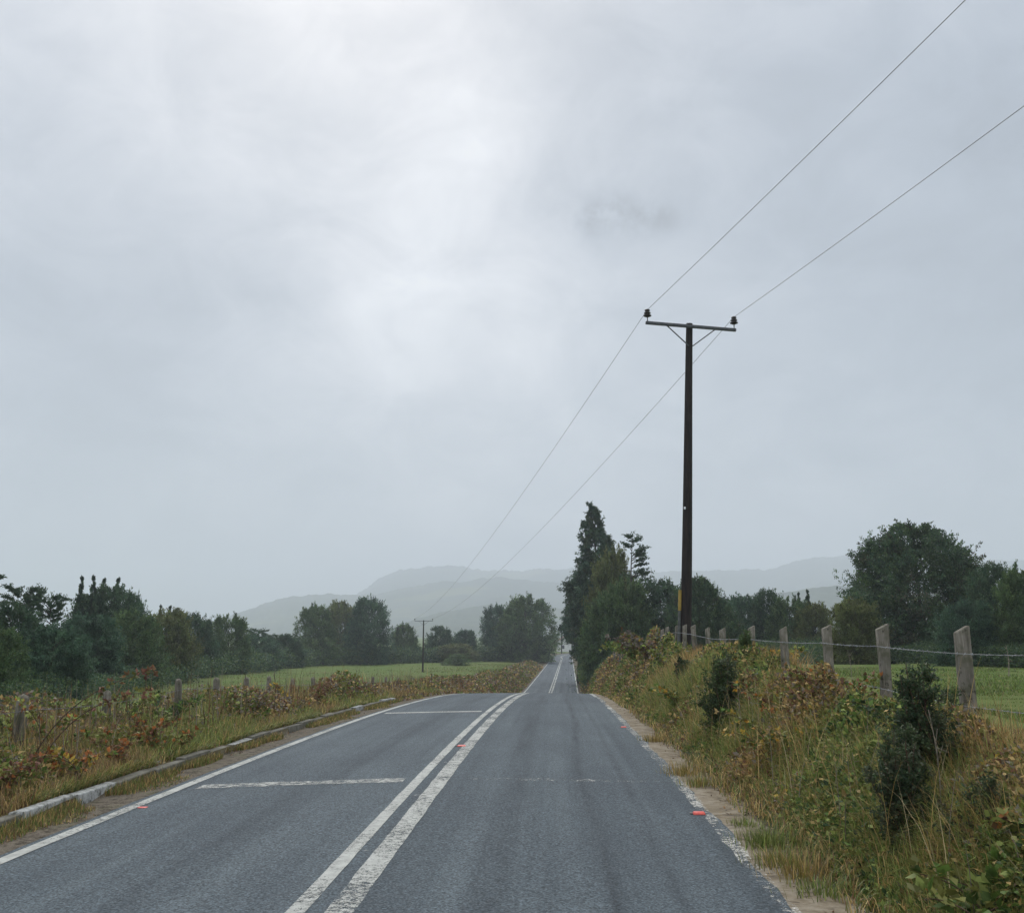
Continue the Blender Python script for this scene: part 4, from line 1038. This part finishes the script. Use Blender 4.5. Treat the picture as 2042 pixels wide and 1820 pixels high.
# tufts on the shoulder
def tuft(px, py, label, wdt, hgt, pal, seed, n=260):
    rng = np.random.default_rng(seed); p = hit(px, py)
    p[2] = float(ROADZ(p[1])) - .03
    q = rng.normal(0, 1, (n, 2)) * np.array([wdt * .33, wdt * .33]); P = np.stack([q[:, 0], q[:, 1], 0 * q[:, 0]], 1)
    az = np.arctan2(q[:, 1], q[:, 0]) + rng.normal(0, .6, n)
    g = Geo(); blades(g, P, az, hgt * rng.uniform(.4, 1.2, n), .006 * rng.uniform(.6, 1.3, n), rng.uniform(.2, .8, n), pal_pick(rng, n, pal, [1] * len(pal)), seg=4)
    tag(link('grass_tuft', g.mesh('grass_tuft', M['grass']), None, tuple(p)), label, 'grass tuft', 'grass tufts on the concrete shoulder')
DRY = [TAN, (.24, .17, .06), OL, (.20, .16, .05)]; GRE = [LGR, OL, GRN, (.14, .16, .05)]
tuft(1305, 1487, 'small yellowish tuft on the shoulder beside the dark litter patch', .30, .14, DRY, 1)
tuft(1368, 1556, 'wide straw tuft on the shoulder, upper of the close pair', .38, .17, DRY, 2, 340)
tuft(1396, 1580, 'straw tuft on the shoulder, lower of the close pair', .30, .15, DRY + GRE, 3)
tuft(1487, 1664, 'thin low tuft at the inner edge of the shoulder', .22, .09, GRE, 4, 140)
tuft(1528, 1706, 'largest green tuft on the shoulder', .34, .17, GRE, 5, 420)
tuft(1556, 1746, 'straw-tipped tuft below the largest green tuft', .32, .14, DRY + GRE, 6, 320)
tuft(1606, 1772, 'tall seedy tuft near the bottom of the shoulder', .30, .18, DRY, 7, 260)
tuft(1640, 1806, 'lowest mossy tuft at the bottom of the shoulder', .30, .10, GRE, 8, 260)

# shrubs on the bank
def shrub(px, Y, top, wpx, label, pal, leaf, seed, shoots=14, side=9, per=26):
    rng = np.random.default_rng(seed); P = at(px, top, Y); zb = gz(P[0], Y) - .03
    hgt = P[2] - zb; rad = wpx / FPX * Y / 2; tg = Geo(); g = Geo(); pal = np.array(pal)
    for k in range(shoots):
        az = rng.uniform(0, 2 * PI); f = 1.0 if k == 0 else rng.uniform(.42, .97); ro = rad * (1.05 - .75 * f * f) * rng.uniform(.3, 1.15)
        if k == 0: ro = 0
        b = rng.normal(0, rad * .16, 2); ss = np.linspace(0, 1, 7)
        pts = np.stack([b[0] + np.cos(az) * ro * ss ** 1.4, b[1] + np.sin(az) * ro * ss ** 1.4, hgt * f * ss ** .9], 1) + rng.normal(0, .012 * hgt, (7, 3)) * ss[:, None]
        tube(tg, pts, .010 * (1.1 - .9 * ss) * max(.6, hgt), 5, cap=False)
        segs = [(pts[-3], pts[-1] - pts[-3])]
        for q in range(side):
            t = rng.uniform(.12, .97); a = np.array([np.interp(t, ss, pts[:, c_]) for c_ in range(3)])
            d_ = norm(np.array([*rng.normal(0, 1, 2), rng.uniform(.2, 1.3)])) * hgt * rng.uniform(.10, .27) * (1.15 - .6 * t)
            segs.append((a, d_)); tube(tg, [a, a + d_], [.003 * max(.6, hgt), .0012], 3, cap=False)
        hue = pal[rng.integers(0, len(pal))]
        for a, d_ in segs:
            m_ = per; t = rng.uniform(.1, 1.05, m_)[:, None]
            Pl = a + d_ * t + rng.normal(0, .010, (m_, 3)); Dl = norm(d_) * .6 + rng.normal(0, .75, (m_, 3))
            C = (pal[rng.integers(0, len(pal), m_)] * .5 + hue * .5) * rng.uniform(.65, 1.35, m_)[:, None]
            leaves(g, Pl, Dl, leaf[0] * rng.uniform(.6, 1.3, m_), leaf[1] * rng.uniform(.6, 1.3, m_), C, rng, .8)
    o = empty('shrub', (P[0], Y, zb), label, 'shrub', 'shrubs on the right bank')
    link('stem', tg.mesh('stem', M['stem'], True), o); link('foliage', g.mesh('foliage', M['leaf']), o)
SH = [(.040, .072, .034), (.055, .092, .040), (.034, .062, .032), (.078, .108, .048), (.10, .11, .065)]
SG = [(.085, .130, .045), (.065, .110, .038), (.105, .145, .05)]
shrub(1828, 7.6, 1312, 150, 'large dark evergreen shrub in front of the second post', SH, (.030, .017), 1, 26, 12, 34)
shrub(1800, 7.0, 1445, 150, 'dark lower shrub at the foot of the large evergreen one', SH, (.030, .017), 2, 20, 11, 30)
shrub(1895, 8.3, 1368, 100, 'thin dark shrub against the nearest thick post', SH + SG, (.028, .015), 3, 14, 9, 24)
shrub(1436, 14.6, 1300, 95, 'upright green shrub on the bank halfway along the fence', SG + SH, (.045, .020), 4, 22, 12, 30)
shrub(1486, 17.6, 1258, 55, 'bright green spiky shrub rising beside the fence posts', SG, (.06, .016), 5, 14, 9, 24)
shrub(1362, 21.5, 1308, 46, 'small dark round shrub far along the bank', SH, (.06, .032), 6, 14, 9, 24)
shrub(1970, 6.2, 1540, 190, 'dark scrubby shrub low in the right corner of the bank', SH + [(.09, .065, .045)], (.030, .016), 7, 18, 9, 18)

# brambles: arching canes with leaves in threes
def bramble(p, label, n_cane, length, pal, w, leaf, seed, spread=.9, group='brambles reaching out of the verges', bare=False, dirs=None, rad=.006):
    rng = np.random.default_rng(seed); g = Geo(); tg = Geo()
    for k in range(n_cane):
        az = (dirs[k] if dirs else rng.uniform(0, 2 * PI)); L = length * rng.uniform(.7, 1.1); s = np.linspace(0, 1, 14)
        el = 1.35 - (1.6 + rng.uniform(-.3, .3)) * s * spread
        dx = np.cumsum(np.cos(el)) * L / 14; dz = np.cumsum(np.sin(el)) * L / 14
        wv = rng.normal(0, .02) * np.sin(s * 5)
        P = np.stack([np.cos(az) * dx - np.sin(az) * wv, np.sin(az) * dx + np.cos(az) * wv, dz], 1) + np.array([*rng.normal(0, .06, 2), 0])
        tube(tg, P, rad * (1 - .7 * s), 5, cap=False)
        m_ = int(L / leaf * 2.2)
        if bare: m_ = int(m_ * .45)
        t = rng.uniform(.25 if not bare else .6, 1, m_)
        for tt in t:
            b = np.array([np.interp(tt, s, P[:, c_]) for c_ in range(3)]); dd = norm(rng.normal(size=3) + np.array([0, 0, .3]))
            tip = b + dd * leaf * .6
            q = 3
            D = norm(np.tile(dd, (q, 1)) + rng.normal(0, .75, (q, 3)))
            c = pal_pick(rng, 1, pal, w)
            leaves(g, np.tile(tip, (q, 1)), D, leaf * rng.uniform(.7, 1.2, q), leaf * .68 * rng.uniform(.8, 1.1, q), np.repeat(c, q, 0), rng, 1.5, .12)
    o = empty('bramble', tuple(p), label, 'bramble', group)
    link('cane', tg.mesh('cane', M['stem'], True), o); link('foliage', g.mesh('foliage', M['leaf']), o)
def gp(px, py, Y):
    P = at(px, py, Y); return np.array([P[0], Y, gz(P[0], Y)])
GB = [GRN, LGR, OL]; YB = [YEL, GRN, (.45, .25, .04)]; RB = [RED, ORG, BRN, OL]
bramble(gp(1545, 1470, 11.2), 'bramble with yellow leaves hanging at the middle of the bank', 6, .9, YB + [OL, TAN], [1.2, 2, .7, 3, 1], .05, 1)
bramble(gp(1560, 1400, 12.5), 'bramble with orange and yellow leaves above the yellow one', 6, .9, RB + YB, [1, 2, 1, 2, 2, 1, 1], .06, 2)
bramble(gp(1985, 1700, 5.4), 'big-leaved green bramble in the bottom right corner', 7, .55, GB, [2, 1, 2], .075, 3)
bramble(gp(2030, 1600, 6.0), 'rusty-leaved bramble at the right edge above the big-leaved one', 5, .6, RB + GB, [1, 1, 2, 2, 1, 1, 1], .06, 4)
bramble(gp(1660, 1390, 11.6), 'red-stemmed bramble arching before the third post', 6, 1.0, GB + RB, [2, 1, 2, 1, .6, 1, 1], .055, 5)
bramble(gp(1500, 1330, 17), 'leafy bramble with yellow tips climbing to the barbed wire', 7, 1.1, GB + YB, [2, 2, 2, 1, 1, 1], .075, 6)
bramble(gp(1300, 1330, 33), 'grey tangled bramble heaped by the far fence posts', 14, 2.0, [GRY, OL, BRN], [3, 2, 2], .12, 7, rad=.012)
bramble(gp(1278, 1335, 38), 'green bramble sprawling under the far fence posts', 12, 1.7, GB, [2, 1, 2], .13, 8, rad=.012)
bramble(gp(1330, 1330, 27), 'tall weedy bramble in front of the pole foot', 10, 1.3, GB + [GRY, YEL], [2, 1, 2, 2, .4], .09, 9, rad=.01)
bramble(gp(1360, 1400, 19), 'yellow-flecked bramble low on the bank near the crest', 7, .9, GB + YB, [2, 1, 2, 1, 1, 1], .075, 10)
bramble(gp(1790, 1395, 9.6), 'green ivy-like bramble clinging before the second post', 5, .7, [GRN, DGR], [1, 1], .055, 11)
bramble(np.array([-5.35, 10.6, gz(-5.35, 10.6)]), 'two long bare canes arching over the left brambles', 2, 2.0, [RED, BRN, OL], [1, 1, 1], .06, 12, spread=.72, bare=True, dirs=[.35, .15], rad=.009)
for k, (px, s_, lab, pal, L) in enumerate((
        (95, 5.9, 'green bramble with orange leaves beside the round-topped post', GB + [OL, ORG], 1.25),
        (20, 6.3, 'leafy green bramble at the left edge behind the round-topped post', GB, 1.25),
        (250, 6.0, 'tall green bramble with pale shoots midway on the left', GB, 1.35),
        (205, 6.4, 'mixed green bramble left of the tall one with pale shoots', GB + [OL], 1.3),
        (325, 5.9, 'dark leaved bramble next to a hidden post on the left', [GRN, DGR], 1.15),
        (285, 5.3, 'red leaved bramble at the tip of the bare canes', RB, .8),
        (255, 4.9, 'orange leaved bramble low in front of the red one', [ORG, OL, BRN, BRN], .5),
        (15, 5.0, 'red and orange leaved bramble cut by the left edge', [RED, ORG, BRN, OL, OL], .6),
        (160, 4.9, 'yellow and orange leaved bramble under the bare canes', [YEL, BRN, OL, OL, GRN, ORG], .5),
        (345, 4.9, 'orange leaved bramble just behind the kerb', [ORG, OL, BRN, OL], .45),
        (580, 5.6, 'dark stemmed bramble with a yellow top', [YEL, BRN, OL], 1.1),
        (620, 5.4, 'reddish bramble heap midway along the left verge', [RED, BRN, BRN, OL], 1.1),
        (700, 5.2, 'rust brown bramble near the end of the kerb', [BRN, GRY, RED, OL], 1.0),
        (500, 5.3, 'thin brown bramble in front of the left fence posts', [BRN, OL, GRY], .9))):
    Y = s_ * FPX / (1097 - px)
    bramble(np.array([-s_, Y, gz(-s_, Y)]), lab, 6, L, pal, [1] * len(pal), .045 + Y * .001, 60 + k, spread=.8)

# dry weed stalks standing out of the verges
def stalk(px, Y, top, label, seed, mat='deadwood', r=.006):
    rng = np.random.default_rng(seed); P = at(px, top, Y); zb = gz(P[0], Y); h = max(.3, P[2] - zb); g = Geo()
    s = np.linspace(0, 1, 7); P0 = np.stack([.05 * h * np.sin(s * 3) , .03 * s, s * h], 1); tube(g, P0, r * (1 - .6 * s), 5)
    for k in range(5):
        t = rng.uniform(.5, .95); b = np.array([np.interp(t, s, P0[:, c_]) for c_ in range(3)]); dv = norm(rng.normal(size=3) + np.array([0, 0, 1.0])) * h * .12
        tube(g, [b, b + dv], [r * .5, r * .25], 4)
    tag(link('weed_stalk', g.mesh('weed_stalk', M[mat], True), None, (P[0], Y, zb)), label, 'weed stalk', 'dry stalks in the verges')
stalk(1852, 6.9, 1415, 'pale dry stalk in front of the large evergreen shrub', 1)
stalk(1466, 13.2, 1352, 'pale bent stalk right of the upright green shrub', 2)
stalk(1700, 8.6, 1500, 'straw stalk low on the bank under the second post', 3)
stalk(1345, 20, 1318, 'dark leaning stalk on the far bank', 4, 'stem', .012)
stalk(2005, 30, 1285, 'bare stake-like stalk standing in the right pasture', 5, 'deadwood', .02)
stalk(1690, 12.5, 1295, 'dry stalk showing between the third and second posts', 6)
stalk(255, 13.2, 1385, 'dark upright stalk beside the bare canes', 7, 'stem')
stalk(487, 17, 1342, 'tall dark stalk before the left field', 8, 'stem', .009)
stalk(545, 19, 1338, 'tall dark stalk with a bent tip before the left field', 9, 'stem', .010)

# ------------------------------------------------------------------ air
g = Geo(); box(g, (0, 2000, 190), (11000, 9000, 420))
m, nt, out = new_mat('haze_air'); n = N(nt)
pv = n('VolumePrincipled'); pv.inputs['Color'].default_value = (.84, .905, 1, 1); pv.inputs['Density'].default_value = .00043; pv.inputs['Anisotropy'].default_value = .2
nt.links.new(pv.outputs[0], out.inputs['Volume'])
hz_ = link('haze', g.mesh('haze', m)); tag(hz_, 'pale mist filling the air over the fields and hills', 'haze', kind='stuff')

# ------------------------------------------------------------------ sky and light
SUN_EL, SUN_AZ = math.radians(42), math.radians(-12)     # azimuth from +Y, negative = left
w = bpy.data.worlds.new("World"); sc.world = w; w.use_nodes = True
nt = w.node_tree
for q in list(nt.nodes): nt.nodes.remove(q)
n = N(nt); out = nt.nodes.new("ShaderNodeOutputWorld")
sky = n('TexSky'); sky.sky_type = 'NISHITA'; sky.sun_disc = False; sky.sun_elevation = SUN_EL; sky.sun_rotation = SUN_AZ; sky.air_density = 1; sky.dust_density = 3; sky.ozone_density = 1
dv = n('TexCoord').outputs['Generated']
sep = n('SeparateXYZ'); nt.links.new(dv, sep.inputs[0]); zz = n.math('MAXIMUM', sep.outputs[2], 0.0)
mp = n('Mapping'); nt.links.new(dv, mp.inputs[0]); mp.inputs['Scale'].default_value = (1, 1, 1.5); mp.inputs['Location'].default_value = (3.1, .4, 1.7)
n1 = n.noise(mp.outputs[0], 2.6, 6, .52, .7); n2 = n.noise(mp.outputs[0], 8.5, 6, .6, .5)
# the lobes below are the cloud deck itself: thin bright cloud before the sun, thicker grey cloud beside it
wv = n('TexNoise'); nt.links.new(dv, wv.inputs['Vector']); wv.inputs['Scale'].default_value = 5; wv.inputs['Detail'].default_value = 5
wa = n('VectorMath', operation='SUBTRACT'); nt.links.new(wv.outputs['Color'], wa.inputs[0]); wa.inputs[1].default_value = (.5, .5, .5)
wb = n('VectorMath', operation='SCALE'); nt.links.new(wa.outputs[0], wb.inputs[0]); wb.inputs['Scale'].default_value = .32
wd_ = n('VectorMath', operation='ADD'); nt.links.new(dv, wd_.inputs[0]); nt.links.new(wb.outputs[0], wd_.inputs[1])
wn = n('VectorMath', operation='NORMALIZE'); nt.links.new(wd_.outputs[0], wn.inputs[0])
def lobe(px, py, wx, src=None):
    d = norm(ray(px, py)); t = n('VectorMath', operation='DOT_PRODUCT'); nt.links.new(src or wn.outputs[0], t.inputs[0]); t.inputs[1].default_value = tuple(d)
    ang = n.math('ARCCOSINE', n.math('MINIMUM', t.outputs['Value'], 1.0))
    q = n.math('DIVIDE', ang, wx); return n.math('EXPONENT', n.math('MULTIPLY', n.math('MULTIPLY', q, q), -1.0))
cie = n.math('ADD', .97, n.math('MULTIPLY', n.math('POWER', zz, 5.0), 2.4))
br = n.math('MULTIPLY', cie, n.maprange(n1, .32, .68, .94, 1.06))
br = n.math('MULTIPLY', br, n.maprange(n2, .32, .68, .90, 1.09))
tot = .92
for (px, py, wx, a) in ((790, 420, .15, .22), (900, 600, .12, .14), (620, 190, .14, .06), (1150, 320, .2, .06), (1000, -60, .24, -.20), (2000, 180, .34, -.28), (1850, 740, .22, -.15), (40, 740, .2, -.26), (480, 560, .08, -.08), (510, 265, .05, -.05), (330, 1000, .22, -.10), (1450, 1000, .2, -.05), (1650, 420, .08, .04)):
    tot = n.math('ADD', tot, n.math('MULTIPLY', lobe(px, py, wx), a * .8))
br = n.math('MULTIPLY', br, tot)
wl = n.math('MULTIPLY', n.math('ADD', n.math('ADD', lobe(1178, 440, .015, dv), lobe(1222, 420, .019, dv)), n.math('MULTIPLY', n.math('ADD', lobe(1275, 432, .017, dv), lobe(1325, 438, .015, dv)), .75)), n.maprange(n.noise(dv, 40, 5, .62), .36, .60, .15, 1))
br = n.math('MULTIPLY', br, n.math('SUBTRACT', 1.0, n.math('MULTIPLY', wl, .30)))
cc = n.ramp(n.math('MULTIPLY', br, .5), [(.34, (.78, .875, 1.0)), (.50, (.885, .93, 1.0)), (.70, (.955, .975, 1))])
vs = n('VectorMath', operation='SCALE'); nt.links.new(cc, vs.inputs[0]); n.set(vs.inputs['Scale'], n.math('MULTIPLY', br, 8.4))
mixc = n.mix(.92, sky.outputs[0], vs.outputs[0])
bg = n('Background'); nt.links.new(mixc, bg.inputs[0]); bg.inputs[1].default_value = .1
nt.links.new(bg.outputs[0], out.inputs[0])
sun = bpy.data.objects.new("sun", bpy.data.lights.new("sun", 'SUN')); COL.objects.link(sun)
sun.data.energy = 1.4; sun.data.angle = math.radians(25); sun.data.color = (1, .97, .93)
sd = Vector((math.sin(SUN_AZ) * math.cos(SUN_EL), math.cos(SUN_AZ) * math.cos(SUN_EL), math.sin(SUN_EL)))
sun.rotation_euler = sd.to_track_quat('Z', 'Y').to_euler(); sun.location = (0, -5, 40)

sc.render.engine = 'CYCLES'
sc.cycles.use_denoising = True
sc.cycles.max_bounces = 5; sc.cycles.diffuse_bounces = 3; sc.cycles.glossy_bounces = 2; sc.cycles.transmission_bounces = 3; sc.cycles.volume_bounces = 1; sc.cycles.transparent_max_bounces = 8
vs_ = sc.view_settings; vs_.view_transform = 'Standard'; vs_.look = 'None'; vs_.exposure = 0; vs_.gamma = 1
